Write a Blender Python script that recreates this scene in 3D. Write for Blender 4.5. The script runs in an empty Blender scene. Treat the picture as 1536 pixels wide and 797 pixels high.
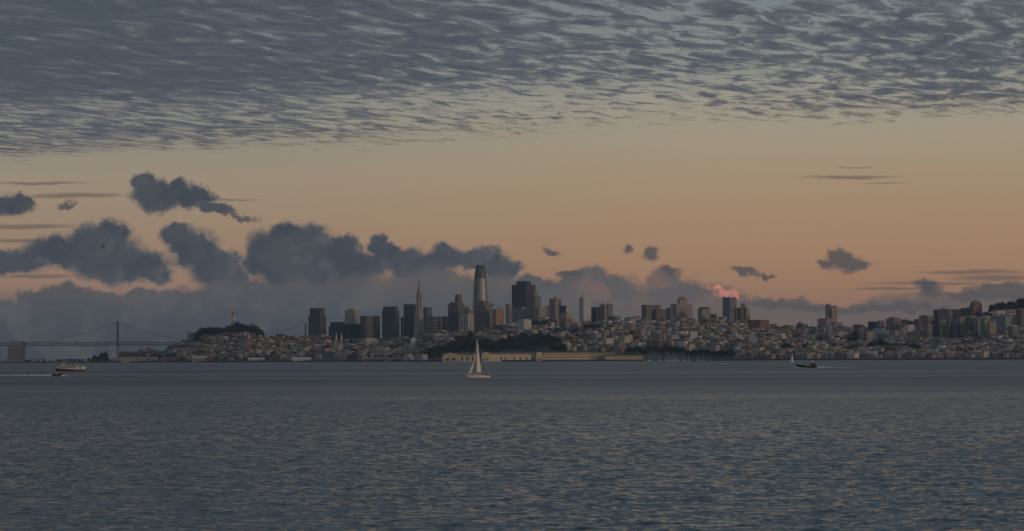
import bpy, math, random
import numpy as np
from mathutils import Matrix, Vector

random.seed(11)
RNG = np.random.default_rng(5)
S = bpy.context.scene
COL = S.collection

# ------------------------------------------------------------------ camera
F, PX, PY, TH, CAMH = 3640.0, 768.0, 536.6, 0.00415, 10.0   # focal length and horizon in photo pixels
cd = bpy.data.cameras.new('camera'); cam = bpy.data.objects.new('camera', cd); COL.objects.link(cam)
cd.sensor_width = 36.0; cd.lens = F / 1536 * 36.0; cd.shift_y = (PY - 398.5) / 1536
cd.clip_start = 1.0; cd.clip_end = 60000
cam.matrix_world = Matrix.Translation((0, 0, CAMH)) @ Matrix.Rotation(math.radians(90), 4, 'X') @ Matrix.Rotation(-TH, 4, 'Z')
S.camera = cam
S.render.engine = 'CYCLES'
S.view_settings.view_transform = 'Standard'; S.view_settings.look = 'None'
S.view_settings.exposure = 0.0; S.view_settings.gamma = 1.0; S.view_settings.use_curve_mapping = False
S.cycles.use_denoising = True; S.cycles.denoiser = 'OPENIMAGEDENOISE'; S.cycles.denoising_input_passes = 'RGB_ALBEDO_NORMAL'
S.cycles.max_bounces = 6; S.cycles.volume_bounces = 1; S.cycles.transparent_max_bounces = 8
S.cycles.sample_clamp_indirect = 4.0

def lin(r, g, b):
    f = lambda c: (c/255/12.92 if c/255 <= .04045 else ((c/255+.055)/1.055)**2.4)
    return (f(r), f(g), f(b), 1.0)

# ------------------------------------------------------------------ node helper
class NT:
    def __init__(s, tree): s.t = tree; s.n = tree.nodes; s.l = tree.links
    def new(s, typ, **kw):
        n = s.n.new(typ)
        for k, v in kw.items(): setattr(n, k, v)
        return n
    def put(s, sock, v):
        if isinstance(v, bpy.types.NodeSocket): s.l.new(v, sock)
        else: sock.default_value = v
    def m(s, op, a, b=0.0, c=0.0, clamp=False):
        n = s.new('ShaderNodeMath', operation=op, use_clamp=clamp)
        s.put(n.inputs[0], a); s.put(n.inputs[1], b); s.put(n.inputs[2], c); return n.outputs[0]
    def vm(s, op, a, b=(0, 0, 0), c=(0, 0, 0)):
        n = s.new('ShaderNodeVectorMath', operation=op)
        s.put(n.inputs[0], a); s.put(n.inputs[1], b)
        if op in ('MULTIPLY_ADD',): s.put(n.inputs[2], c)
        return n.outputs['Value'] if op in ('LENGTH', 'DOT_PRODUCT') else n.outputs[0]
    def mix(s, f, a, b, blend='MIX'):
        n = s.new('ShaderNodeMix', data_type='RGBA', blend_type=blend)
        s.put(n.inputs[0], f); s.put(n.inputs[6], a); s.put(n.inputs[7], b); return n.outputs[2]
    def ss(s, x, a, b, lo=0.0, hi=1.0):
        n = s.new('ShaderNodeMapRange', interpolation_type='SMOOTHSTEP')
        s.put(n.inputs[0], x); n.inputs[1].default_value = a; n.inputs[2].default_value = b
        n.inputs[3].default_value = lo; n.inputs[4].default_value = hi; return n.outputs[0]
    def noise(s, vec, scale, detail=3, rough=.5, dist=0.0):
        n = s.new('ShaderNodeTexNoise'); s.put(n.inputs['Vector'], vec)
        n.inputs['Scale'].default_value = scale; n.inputs['Detail'].default_value = detail
        n.inputs['Roughness'].default_value = rough; n.inputs['Distortion'].default_value = dist
        return n
    def ramp(s, x, pts, interp='LINEAR'):
        n = s.new('ShaderNodeValToRGB'); s.put(n.inputs[0], x); cr = n.color_ramp; cr.interpolation = interp
        while len(cr.elements) < len(pts): cr.elements.new(0.5)
        for e, (p, c) in zip(cr.elements, pts): e.position = p; e.color = c
        return n.outputs[0]
    def comb(s, x, y, z=0.0):
        n = s.new('ShaderNodeCombineXYZ'); s.put(n.inputs[0], x); s.put(n.inputs[1], y); s.put(n.inputs[2], z); return n.outputs[0]

# ------------------------------------------------------------------ sky and clouds (world directions)
SUN_AZ, SUN_EL = math.radians(132), math.radians(7)      # from straight ahead towards the right
world = bpy.data.worlds.new('World'); S.world = world; world.use_nodes = True
def build_sky():
    w = NT(world.node_tree)
    for n in list(w.n): w.n.remove(n)
    tc = w.new('ShaderNodeTexCoord'); D = tc.outputs['Generated']
    sx = w.new('ShaderNodeSeparateXYZ'); w.l.new(D, sx.inputs[0]); X, Y, Z = sx.outputs
    yy = w.m('MAXIMUM', Y, 0.08)
    U = w.m('MULTIPLY_ADD', w.m('DIVIDE', X, yy), F, PX)            # azimuth / elevation tangents of the direction
    V = w.m('MULTIPLY_ADD', w.m('DIVIDE', Z, yy), -F, PY)
    UV = w.comb(U, V)
    # clear sky by elevation
    hz = w.m('MAXIMUM', Z, 0.0)
    e = w.m('DIVIDE', hz, 0.2)
    warm = w.ramp(e, [(0.0, lin(140,106,92)), (.13, lin(155,116,94)), (.20, lin(163,126,98)), (.28, lin(163,132,104)), (.36, lin(162,138,112)),
                      (.44, lin(160,146,124)), (.52, lin(154,148,133)), (.60, lin(144,145,138)), (.68, lin(132,139,138)), (.76, lin(118,130,138)), (.9, lin(108,130,148)), (1.0, lin(104,126,143))])
    cool = w.ramp(e, [(0.0, lin(130,105,99)), (.13, lin(147,115,102)), (.20, lin(152,123,104)), (.28, lin(152,130,110)), (.36, lin(152,136,117)),
                      (.44, lin(140,134,122)), (.52, lin(134,133,126)), (.65, lin(122,128,129)), (.8, lin(108,120,128)), (.9, lin(102,122,140)), (1.0, lin(99,121,138))])
    sky = w.mix(w.ss(X, -.20, .12), cool, warm)
    nis = w.new('ShaderNodeTexSky', sky_type='NISHITA'); nis.sun_disc = False
    nis.sun_elevation = SUN_EL; nis.sun_rotation = SUN_AZ
    nm = w.mix(1.0, nis.outputs[0], (.006, .006, .006, 1), 'MULTIPLY')
    sky = w.mix(1.0, sky, nm, 'ADD')
    # glow low in the west, where the sun has just gone behind cloud
    wd = w.vm('DOT_PRODUCT', D, (math.sin(SUN_AZ), math.cos(SUN_AZ), 0.05))
    glow = w.m('MULTIPLY', w.ss(wd, .55, 1.0), w.ss(Z, .4, .0))
    sky = w.mix(w.m('MULTIPLY', glow, .9), sky, (.75, .42, .2, 1))

    # ---- altocumulus deck: direction projected on a level sheet
    zc = w.m('MAXIMUM', Z, 0.03)
    ax = w.m('DIVIDE', X, zc); ay = w.m('DIVIDE', Y, zc)
    rx = w.m('MULTIPLY_ADD', ay, -.37, ax)
    A = w.comb(w.m('MULTIPLY', rx, 11.0), w.m('MULTIPLY', ay, 5.6), 0.0)
    big = w.noise(w.comb(w.m('MULTIPLY', ax, .55), w.m('MULTIPLY', ay, .4), 3.0), 1.0, 2).outputs[0]
    wob = w.noise(A, .55, 2).outputs['Color']
    A2 = w.vm('MULTIPLY_ADD', wob, (2.1, 1.9, 0), A)
    n1 = w.noise(A2, 1.0, 5, .6, .3).outputs[0]
    n2 = w.noise(w.comb(w.m('MULTIPLY', rx, 38.), w.m('MULTIPLY', ay, 20.), 7.0), 1.0, 3, .6).outputs[0]
    nn = w.m('ADD', n1, w.m('MULTIPLY', w.m('SUBTRACT', n2, .5), .20))
    leftsolid = w.m('MULTIPLY', w.ss(ax, .6, -2.2), w.ss(ay, 9.9, 8.6))
    lowgap = w.m('MULTIPLY', w.m('MULTIPLY', w.ss(ax, -1.6, .2), w.ss(ax, 1.7, .5, .1, 1)), w.m('MULTIPLY', w.ss(ay, 8.2, 9.4), w.ss(ay, 11.5, 10.2)))
    nn = w.m('ADD', nn, w.m('MULTIPLY', w.ss(ax, .5, 1.6), .05))
    nn = w.m('ADD', nn, w.m('MULTIPLY', leftsolid, .20))
    nn = w.m('ADD', nn, w.m('MULTIPLY', lowgap, -.10))
    mid_ = w.noise(w.comb(w.m('MULTIPLY', rx, 2.2), w.m('MULTIPLY', ay, 1.1), 5.0), 1.0, 2).outputs[0]
    nn = w.m('ADD', nn, w.m('MULTIPLY', w.m('SUBTRACT', mid_, .5), .15))
    nn = w.m('ADD', nn, w.m('MULTIPLY', w.m('SUBTRACT', big, .5), .16))
    edge = w.m('SUBTRACT', w.m('MULTIPLY_ADD', ax, -.50, 10.5), ay)
    edge = w.m('ADD', edge, w.m('MULTIPLY', w.m('SUBTRACT', nn, .5), 3.2))
    deck = w.m('MULTIPLY', w.ss(nn, .34, .545), w.ss(edge, -.55, .55))
    dcol = w.mix(w.ss(n2, .3, .7), lin(68, 76, 87), lin(77, 84, 94))
    dcol = w.mix(w.ss(nn, .70, .47), dcol, lin(93, 97, 103))
    dcol = w.mix(w.ss(Z, .15, .30), dcol, lin(98, 110, 121))
    dcol = w.mix(w.m('MULTIPLY', w.ss(edge, 1.2, -.2), .45), dcol, lin(112, 104, 98))
    deck = w.m('MAXIMUM', deck, w.m('MULTIPLY', w.ss(edge, .0, 1.6), .22))
    sky = w.mix(w.m('MULTIPLY', deck, w.ss(Z, .03, .06, 0, .96)), sky, dcol)

    # ---- cumulus: warped blobs
    nz = w.noise(UV, 1/52., 8, .66).outputs['Color']
    nz2 = w.noise(UV, 1/150., 2, .5).outputs['Color']
    W = w.vm('MULTIPLY_ADD', nz, (64, 52, 0), UV)
    W = w.vm('MULTIPLY_ADD', nz2, (26, 16, 0), W)
    W = w.vm('ADD', W, (-45, -34, 0))
    soft = w.noise(UV, 1/16., 5, .65).outputs[0]
    soft0 = w.noise(UV, 1/60., 4, .55).outputs[0]
    def blobs(vec, lst):
        cur = None
        for (cx, cy, rx_, ry_) in lst:
            q = w.vm('MULTIPLY_ADD', vec, (1/rx_, 1/ry_, 0), (-cx/rx_, -cy/ry_, 0))
            r = w.vm('LENGTH', q)
            if cur is None: cur = r
            else:
                n = w.new('ShaderNodeMath', operation='SMOOTH_MIN'); w.l.new(cur, n.inputs[0]); w.l.new(r, n.inputs[1]); n.inputs[2].default_value = .18
                cur = n.outputs[0]
        return cur
    def cover(r, a=1.22, b=.77, k=.50):
        return w.ss(w.m('ADD', r, w.m('MULTIPLY', w.m('SUBTRACT', soft, .5), k)), a, b)
    front = w.m('GREATER_THAN', Y, 0.1)

    # thin streaks
    Ws = w.vm('MULTIPLY_ADD', nz, (60, 9, 0), UV); Ws = w.vm('ADD', Ws, (-30, -4.5, 0))
    st = blobs(Ws, [(110, 291, 95, 5), (60, 272, 90, 3), (30, 337, 110, 5), (300, 298, 110, 2.2), (1277, 268, 84, 3.6), (1290, 253, 40, 1.0), (1330, 277, 40, 1.0),
                    (1460, 411, 95, 4.5), (1490, 420, 80, 6), (1400, 428, 110, 3), (40, 358, 70, 4), (1330, 436, 60, 3), (1500, 433, 60, 5), (60, 412, 60, 4), (1420, 444, 90, 4)])
    sky = w.mix(w.m('MULTIPLY', w.ss(st, 1.15, .3), .62), sky, lin(92, 84, 82))

    # lit bank in the middle distance
    bk = blobs(W, [(880, 428, 44, 26), (845, 440, 60, 22), (910, 446, 66, 32), (945, 452, 46, 26), (1000, 428, 34, 26), (1015, 446, 54, 30), (1062, 455, 50, 24), (1095, 460, 34, 18),
                   (800, 438, 50, 20), (960, 480, 200, 34), (1130, 475, 90, 26), (1230, 486, 140, 28), (1400, 482, 150, 34), (1500, 476, 120, 38)])
    bcol = w.mix(w.ss(V, 410, 470), lin(95, 90, 90), lin(99, 92, 92))
    bcol = w.mix(w.m('MULTIPLY', w.ss(soft0, .44, .60), w.m('MULTIPLY', w.ss(U, 830, 890), w.ss(V, 480, 440))), bcol, lin(121, 99, 94))
    bcol = w.mix(w.m('MULTIPLY', w.ss(U, 1030, 1130), w.ss(V, 425, 465)), bcol, lin(110, 97, 91))
    bcol = w.mix(w.ss(U, 900, 760), bcol, lin(84, 85, 88))
    sky = w.mix(cover(bk), sky, bcol)
    # dark leading edge of the right-hand bank
    rb = blobs(W, [(1135, 450, 24, 9), (1180, 455, 55, 9), (1250, 462, 80, 8), (1390, 440, 24, 14), (1470, 446, 70, 12), (1340, 466, 90, 7), (1515, 440, 60, 14)])
    sky = w.mix(w.m('MULTIPLY', cover(rb, 1.2, .6), .75), sky, lin(82, 80, 83))
    # sunlit tuft
    cr = blobs(W, [(1073, 440, 11, 8), (1091, 443, 15, 7)])
    sky = w.mix(w.m('MULTIPLY', cover(cr, 1.15, .6, .5), .95), sky, w.mix(w.ss(soft, .38, .62), lin(140, 104, 96), lin(218, 140, 116)))

    # dark cumulus
    dk = blobs(W, [(215, 270, 19, 14), (240, 292, 40, 25), (272, 278, 15, 13), (290, 296, 30, 17), (322, 311, 26, 9),
                   (12, 302, 42, 15), (38, 293, 16, 13),
                   (170, 350, 30, 25), (150, 377, 66, 40), (192, 398, 66, 31), (80, 378, 52, 26), (18, 388, 52, 22), (230, 407, 32, 20),
                   (264, 352, 26, 18), (290, 373, 38, 30), (322, 398, 40, 28), (345, 412, 30, 20),
                   (430, 352, 28, 22), (412, 378, 46, 40), (470, 367, 46, 30), (500, 392, 60, 36), (542, 398, 42, 24), (455, 408, 76, 24), (385, 388, 24, 26), (520, 362, 18, 17),
                   (562, 364, 18, 14), (575, 382, 26, 18), (602, 393, 34, 18), (645, 398, 42, 17),
                   (680, 386, 36, 18), (725, 388, 44, 19), (758, 402, 28, 17)])
    dcov = cover(dk)
    dc = w.mix(w.ss(soft0, .40, .62), lin(60, 68, 78), lin(71, 77, 85))
    relief = w.m('SUBTRACT', w.noise(w.vm('ADD', UV, (-9, 7, 0)), 1/60., 5, .55).outputs[0], w.noise(w.vm('ADD', UV, (5, -4, 0)), 1/60., 5, .55).outputs[0])
    dc = w.mix(w.ss(relief, .03, .22, 0, .6), dc, lin(98, 98, 101))
    dc = w.mix(w.ss(dk, .62, 1.08, 0, .6), dc, lin(104, 101, 101))
    sky = w.mix(w.m('MULTIPLY', dcov, .97), sky, dc)
    sm = blobs(W, [(98, 306, 19, 7), (342, 317, 22, 7), (368, 322, 26, 5), (826, 378, 13, 8), (944, 376, 9, 8), (983, 384, 16, 9), (1012, 405, 19, 7), (1120, 410, 20, 6), (1148, 414, 12, 4), (850, 410, 20, 7),
                   (1252, 386, 20, 13), (1268, 396, 30, 12), (1292, 402, 24, 8), (1235, 392, 15, 8), (1385, 436, 18, 10)])
    sky = w.mix(w.m('MULTIPLY', cover(sm, 1.25, .5, .6), .86), sky, lin(76, 76, 80))

    # low grey bank over the left horizon
    lb = blobs(W, [(50, 449, 36, 17), (100, 446, 40, 22), (150, 452, 42, 16), (215, 454, 60, 15), (290, 448, 60, 22), (360, 440, 70, 26), (440, 452, 90, 34), (540, 445, 90, 34),
                   (640, 430, 80, 32), (740, 432, 60, 26), (700, 460, 140, 40), (10, 456, 60, 12)])
    base = w.m('MULTIPLY', w.ss(V, 424, 466), w.ss(U, 960, 800))
    lcov = w.m('MAXIMUM', w.m('MULTIPLY', cover(lb, 1.16, .70), w.ss(V, 415, 470, .9, 1.0)), base)
    lc = w.mix(w.ss(V, 440, 530), lin(78, 81, 86), lin(62, 69, 77))
    lc = w.mix(w.ss(relief, .05, .25, 0, .4), lc, lin(104, 99, 96))
    lc = w.mix(w.m('MULTIPLY', w.ss(soft0, .46, .66), .5), lc, lin(98, 96, 95))
    lc = w.mix(w.ss(U, 420, 780), lc, w.mix(w.ss(soft0, .45, .65), lin(84, 86, 89), lin(98, 94, 92)))
    sky = w.mix(w.m('MULTIPLY', lcov, front), sky, lc)
    bg = w.new('ShaderNodeBackground'); w.l.new(sky, bg.inputs[0]); bg.inputs[1].default_value = 1.0
    out = w.new('ShaderNodeOutputWorld'); w.l.new(bg.outputs[0], out.inputs[0])
build_sky()
world.cycles.sampling_method = 'MANUAL'; world.cycles.sample_map_resolution = 512

sd = bpy.data.lights.new('sun', 'SUN'); sun = bpy.data.objects.new('sun', sd); COL.objects.link(sun)
sd.energy = 0.75; sd.angle = math.radians(14); sd.color = (1.0, .74, .52)
sdir = Vector((math.sin(SUN_AZ)*math.cos(SUN_EL), math.cos(SUN_AZ)*math.cos(SUN_EL), math.sin(SUN_EL)))
sun.rotation_euler = sdir.to_track_quat('Z', 'Y').to_euler()

# ------------------------------------------------------------------ materials
def principled(name):
    m = bpy.data.materials.new(name); m.use_nodes = True; n = NT(m.node_tree)
    return m, n, n.n['Principled BSDF']
def flat(name, col, rough=.6, var=.25, scale=.4, metal=0.0):
    m, n, b = principled(name)
    tc = n.new('ShaderNodeTexCoord'); nz = n.noise(tc.outputs['Object'], scale, 4).outputs[0]
    k = n.m('MULTIPLY_ADD', nz, var*2, 1-var)
    c = n.vm('SCALE', (col[0], col[1], col[2])); sc = c.node; n.put(sc.inputs['Scale'], k)
    n.l.new(c, b.inputs['Base Color']); b.inputs['Roughness'].default_value = rough; b.inputs['Metallic'].default_value = metal
    return m
def vcol(name, rough=.8, var=.3, scale=.15):
    m, n, b = principled(name)
    a = n.new('ShaderNodeVertexColor', layer_name='Col'); tc = n.new('ShaderNodeTexCoord')
    nz = n.noise(tc.outputs['Object'], scale, 4).outputs[0]
    c = n.vm('SCALE', a.outputs[0]); n.put(c.node.inputs['Scale'], n.m('MULTIPLY_ADD', nz, var*2, 1-var))
    n.l.new(c, b.inputs['Base Color']); b.inputs['Roughness'].default_value = rough
    return m
def facade(name, x0, x1, y0, y1, glass=(.032, .036, .045), grough=.22, wallrough=.75, rnd=2.0):
    m, n, b = principled(name)
    a = n.new('ShaderNodeVertexColor', layer_name='Col'); uv = n.new('ShaderNodeUVMap', uv_map='uv')
    s = n.new('ShaderNodeSeparateXYZ'); n.l.new(uv.outputs[0], s.inputs[0])
    fu, fv = n.m('FRACT', s.outputs[0]), n.m('FRACT', s.outputs[1])
    k = n.m('MULTIPLY', n.m('MULTIPLY', n.m('GREATER_THAN', fu, x0), n.m('LESS_THAN', fu, x1)),
            n.m('MULTIPLY', n.m('GREATER_THAN', fv, y0), n.m('LESS_THAN', fv, y1)))
    wn = n.new('ShaderNodeTexWhiteNoise', noise_dimensions='2D')
    n.l.new(n.comb(n.m('FLOOR', s.outputs[0]), n.m('FLOOR', s.outputs[1])), wn.inputs['Vector'])
    g = n.vm('SCALE', glass); n.put(g.node.inputs['Scale'], n.m('MULTIPLY_ADD', n.m('POWER', wn.outputs[0], 4.0), rnd, .75))
    tc = n.new('ShaderNodeTexCoord'); nz = n.noise(tc.outputs['Object'], .08, 4).outputs[0]
    wc = n.vm('SCALE', a.outputs[0]); n.put(wc.node.inputs['Scale'], n.m('MULTIPLY_ADD', nz, .5, .75))
    n.l.new(n.mix(k, wc, g), b.inputs['Base Color'])
    n.l.new(n.m('MULTIPLY_ADD', k, grough-wallrough, wallrough), b.inputs['Roughness'])
    return m
M = {
 'punched': facade('punched_window_wall', .24, .76, .28, .78),
 'house': facade('house_wall', .28, .72, .30, .72, (.03, .032, .036), .3),
 'bands': facade('banded_wall', 0, 1, .36, .86),
 'piers': facade('pier_wall', .34, .80, .05, .97),
 'curtain': facade('glass_wall', .07, .93, .12, .96, (.022, .026, .032), .25),
 'teal': facade('teal_glass_wall', .05, .95, .06, .97, (.008, .022, .03), .22),
 'crystal': facade('pale_glass_wall', .04, .96, .22, .98, (.10, .11, .12), .3, .5, .3),
 'plain': vcol('painted_wall', .75), 'roof': vcol('roof_surface', .9, .35, .1),
}
M['water'] = None
def foliage(name, c1, c2):
    m, n, b = principled(name)
    a = n.new('ShaderNodeVertexColor', layer_name='Col')
    n.l.new(a.outputs[0], b.inputs['Base Color']); b.inputs['Roughness'].default_value = .9
    b.inputs['Specular IOR Level'].default_value = .12
    return m
M['leaf'] = foliage('foliage', 0, 0)
M['bark'] = flat('bark', (.07, .055, .045), .9)

# ------------------------------------------------------------------ mapping helpers
CT, ST = math.cos(TH), math.sin(TH)
def P(px, py, D):
    u, v = px-PX, PY-py
    return Vector(((u*CT+v*ST)/F*D, D, (-u*ST+v*CT)/F*D + CAMH))
def topx(x, y, z):
    u, v = x/y*F, (z-CAMH)/y*F
    return PX + u*CT - v*ST, PY - (u*ST + v*CT)
def interp(x, tab): return float(np.interp(x, [t[0] for t in tab], [t[1] for t in tab]))
SHORE = [(-900, 7500), (130, 7350), (240, 7150), (450, 6850), (640, 6480), (760, 6300), (960, 6300), (1250, 6200), (1536, 6100), (2300, 6000)]
RIDGE = [(-900, 7700), (130, 7600), (220, 7550), (350, 7550), (600, 7350), (700, 7050), (800, 7300), (900, 7400), (1050, 7600), (1250, 7500), (1536, 7250), (2300, 7100)]
YTOP = [(-900, 544), (0, 542.3), (130, 541.5), (165, 539), (185, 534), (240, 528), (262, 521), (285, 513), (300, 506), (320, 500), (340, 494), (350, 491.5), (365, 493), (380, 499), (395, 508),
        (420, 509), (470, 509), (520, 511.5), (580, 513), (620, 508), (650, 503), (700, 501), (740, 499), (770, 489), (800, 483), (830, 483), (860, 487), (900, 487), (940, 484.5), (980, 483.5),
        (1030, 481.5), (1080, 482.5), (1120, 487), (1150, 493), (1200, 495), (1250, 495.5), (1300, 493), (1340, 489), (1390, 485), (1440, 477), (1480, 471), (1510, 467), (1536, 464), (1600, 459), (2300, 456)]
def gprof(px, t):
    Ds, Dr = interp(px, SHORE), interp(px, RIDGE)
    zt = max(3.0, P(px, interp(px, YTOP), Dr).z)
    return Ds + t*(Dr-Ds), 3.0 + (zt-3.0)*t**1.15
def ground(x, y):
    px = PX + x/y*F; Ds, Dr = interp(px, SHORE), interp(px, RIDGE); t = (y-Ds)/(Dr-Ds)
    if t < 0: return 3.0
    if t <= 1: return gprof(px, t)[1]
    zt = gprof(px, 1)[1]; k = min(1, (y-Dr)/500.0)
    return zt*(1-k) + 3.0*k
def find(px, py):
    """distance at which the hillside shows at this height in the column"""
    lo = None
    for i in range(81):
        t = i/80; D, z = gprof(px, t)
        if topx((px-PX)/F*D, D, z)[1] <= py: return D, t
    return gprof(px, 1)[0], 1.0

# ------------------------------------------------------------------ mesh builder
class MB:
    def __init__(s): s.v = []; s.f = []; s.uv = []; s.c = []; s.mi = []; s.sm = []
    def face(s, pts, col=(.5, .5, .5), uv=None, mi=0, smooth=False):
        b = len(s.v); s.v += [tuple(p) for p in pts]; s.f.append(list(range(b, b+len(pts))))
        s.uv.append(uv or [(0, 0)]*len(pts)); s.c.append(col); s.mi.append(mi); s.sm.append(smooth)
    def boxc(s, near, w, d, th, z0, z1, col, roofcol=None, bay=3.4, fl=3.9, mi=0, rmi=1, top=True, u0=0.0):
        L = Vector((-math.cos(th), math.sin(th), 0)); R = Vector((math.sin(th), math.cos(th), 0)); n = Vector((near[0], near[1], 0))
        a, b, c, e = n+L*w, n, n+R*d, n+L*w+R*d
        nf = max(1, round((z1-z0)/fl))
        for p, q, ln in ((a, b, w), (b, c, d), (c, e, w), (e, a, d)):
            nb = max(1, round(ln/bay))
            s.face([(p.x, p.y, z0), (q.x, q.y, z0), (q.x, q.y, z1), (p.x, p.y, z1)], col, [(u0, 0), (u0+nb, 0), (u0+nb, nf), (u0, nf)], mi)
        if top: s.face([(b.x, b.y, z1), (c.x, c.y, z1), (e.x, e.y, z1), (a.x, a.y, z1)], roofcol or (.12, .12, .12), None, rmi)
        return a, b, c, e
    def hip(s, a, b, c, e, z1, z2, col, inset=.5, mi=1, over=0.0):
        cen = (a+b+c+e)/4
        o = [p + (p-cen).normalized()*over for p in (a, b, c, e)]; i = [p.lerp(cen, inset) for p in (a, b, c, e)]
        for k in range(4):
            p, q, q2, p2 = o[k], o[(k+1) % 4], i[(k+1) % 4], i[k]
            s.face([(p.x, p.y, z1), (q.x, q.y, z1), (q2.x, q2.y, z2), (p2.x, p2.y, z2)], col, None, mi)
        s.face([(p.x, p.y, z2) for p in (i[1], i[2], i[3], i[0])], col, None, mi)
    def gable(s, a, b, c, e, z1, h, col, wallcol, mi=1, wmi=0, along='L', over=0.4):
        if along == 'R': a, b, c, e = b, c, e, a
        m1, m2 = (b+c)/2, (a+e)/2      # ridge runs along a-b
        ov = (b-a).normalized()*over
        s.face([(a.x-ov.x, a.y-ov.y, z1-.2), (b.x+ov.x, b.y+ov.y, z1-.2), (m1.x+ov.x, m1.y+ov.y, z1+h), (m2.x-ov.x, m2.y-ov.y, z1+h)], col, None, mi)
        s.face([(c.x+ov.x, c.y+ov.y, z1-.2), (e.x-ov.x, e.y-ov.y, z1-.2), (m2.x-ov.x, m2.y-ov.y, z1+h), (m1.x+ov.x, m1.y+ov.y, z1+h)], col, None, mi)
        s.face([(b.x, b.y, z1), (c.x, c.y, z1), (m1.x, m1.y, z1+h)], wallcol, None, wmi)
        s.face([(e.x, e.y, z1), (a.x, a.y, z1), (m2.x, m2.y, z1+h)], wallcol, None, wmi)
    def box(s, x0, x1, y0, y1, z0, z1, col, mi=0, bay=3.4, fl=3.9, rmi=None, roofcol=None):
        c = [(x0, y0), (x1, y0), (x1, y1), (x0, y1)]; nf = max(1, round((z1-z0)/fl))
        for k in range(4):
            p, q = c[k], c[(k+1) % 4]; nb = max(1, round(math.dist(p, q)/bay))
            s.face([(p[0], p[1], z0), (q[0], q[1], z0), (q[0], q[1], z1), (p[0], p[1], z1)], col, [(0, 0), (nb, 0), (nb, nf), (0, nf)], mi)
        s.face([(x, y, z1) for x, y in c], roofcol or col, None, mi if rmi is None else rmi)
        s.face([(x, y, z0) for x, y in reversed(c)], col, None, mi)
    def tube(s, p0, p1, r0, r1=None, col=(.5, .5, .5), n=8, mi=0, cap=True):
        r1 = r0 if r1 is None else r1; p0, p1 = Vector(p0), Vector(p1); d = (p1-p0)
        q = d.to_track_quat('Z', 'Y')
        ring = lambda p, r: [p + q @ Vector((r*math.cos(2*math.pi*k/n), r*math.sin(2*math.pi*k/n), 0)) for k in range(n)]
        A, B = ring(p0, r0), ring(p1, r1)
        for k in range(n): s.face([A[k], A[(k+1) % n], B[(k+1) % n], B[k]], col, None, mi, True)
        if cap: s.face(list(reversed(A)), col, None, mi); s.face(B, col, None, mi)
    def path(s, pts, r, col=(.5, .5, .5), n=6, mi=0):
        for a, b in zip(pts[:-1], pts[1:]): s.tube(a, b, r, r, col, n, mi)
    def lathe(s, c, prof, col, n=16, mi=0, uvb=None, fl=3.9):
        rings = [[(c[0]+r*math.cos(2*math.pi*k/n), c[1]+r*math.sin(2*math.pi*k/n), z) for k in range(n)] for r, z in prof]
        for i in range(len(prof)-1):
            for k in range(n):
                v0, v1 = (prof[i][1]-prof[0][1])/fl, (prof[i+1][1]-prof[0][1])/fl
                uv = [(k*(uvb or 1), v0), ((k+1)*(uvb or 1), v0), ((k+1)*(uvb or 1), v1), (k*(uvb or 1), v1)]
                s.face([rings[i][k], rings[i][(k+1) % n], rings[i+1][(k+1) % n], rings[i+1][k]], col, uv, mi, True)
        s.face(rings[-1], col, None, mi)
    def loft(s, rings, col, mi=0, close=True, smooth=True, caps=True):
        n = len(rings[0])
        for A, B in zip(rings[:-1], rings[1:]):
            for k in range(n if close else n-1): s.face([A[k], A[(k+1) % n], B[(k+1) % n], B[k]], col, None, mi, smooth)
        if caps: s.face(list(reversed(rings[0])), col, None, mi); s.face(rings[-1], col, None, mi)
    def build(s, name, mats, parent=None, org=None, weld=False):
        o3 = np.array(org if org is not None else (0, 0, 0), float)
        me = bpy.data.meshes.new(name)
        me.from_pydata([tuple(np.array(v)-o3) for v in s.v], [], s.f)
        for m in mats: me.materials.append(m)
        me.polygons.foreach_set('material_index', s.mi); me.polygons.foreach_set('use_smooth', s.sm)
        u = me.uv_layers.new(name='uv'); u.data.foreach_set('uv', [c for f in s.uv for q in f for c in q])
        ca = me.color_attributes.new('Col', 'FLOAT_COLOR', 'CORNER')
        ca.data.foreach_set('color', [k for f, c in zip(s.f, s.c) for _ in f for k in (c[0], c[1], c[2], 1.0)])
        if weld:
            import bmesh
            bm = bmesh.new(); bm.from_mesh(me); bmesh.ops.remove_doubles(bm, verts=bm.verts, dist=1e-4); bm.to_mesh(me); bm.free()
        me.update()
        ob = bpy.data.objects.new(name, me); COL.objects.link(ob)
        if parent is not None: ob.parent = parent
        elif org is not None: ob.location = org
        return ob
def tag(o, label=None, cat=None, group=None, kind=None):
    if label: o['label'] = label
    if cat: o['category'] = cat
    if group: o['group'] = group
    if kind: o['kind'] = kind
    return o
def thing(name, loc, label, cat, group=None):
    o = bpy.data.objects.new(name, None); o.location = loc; o.empty_display_size = .5; COL.objects.link(o)
    return tag(o, label, cat, group)
def copy_tree(o, parent=None):
    c = o.copy(); COL.objects.link(c)
    if parent is not None: c.parent = parent
    for ch in list(o.children): copy_tree(ch, c)
    return c

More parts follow.
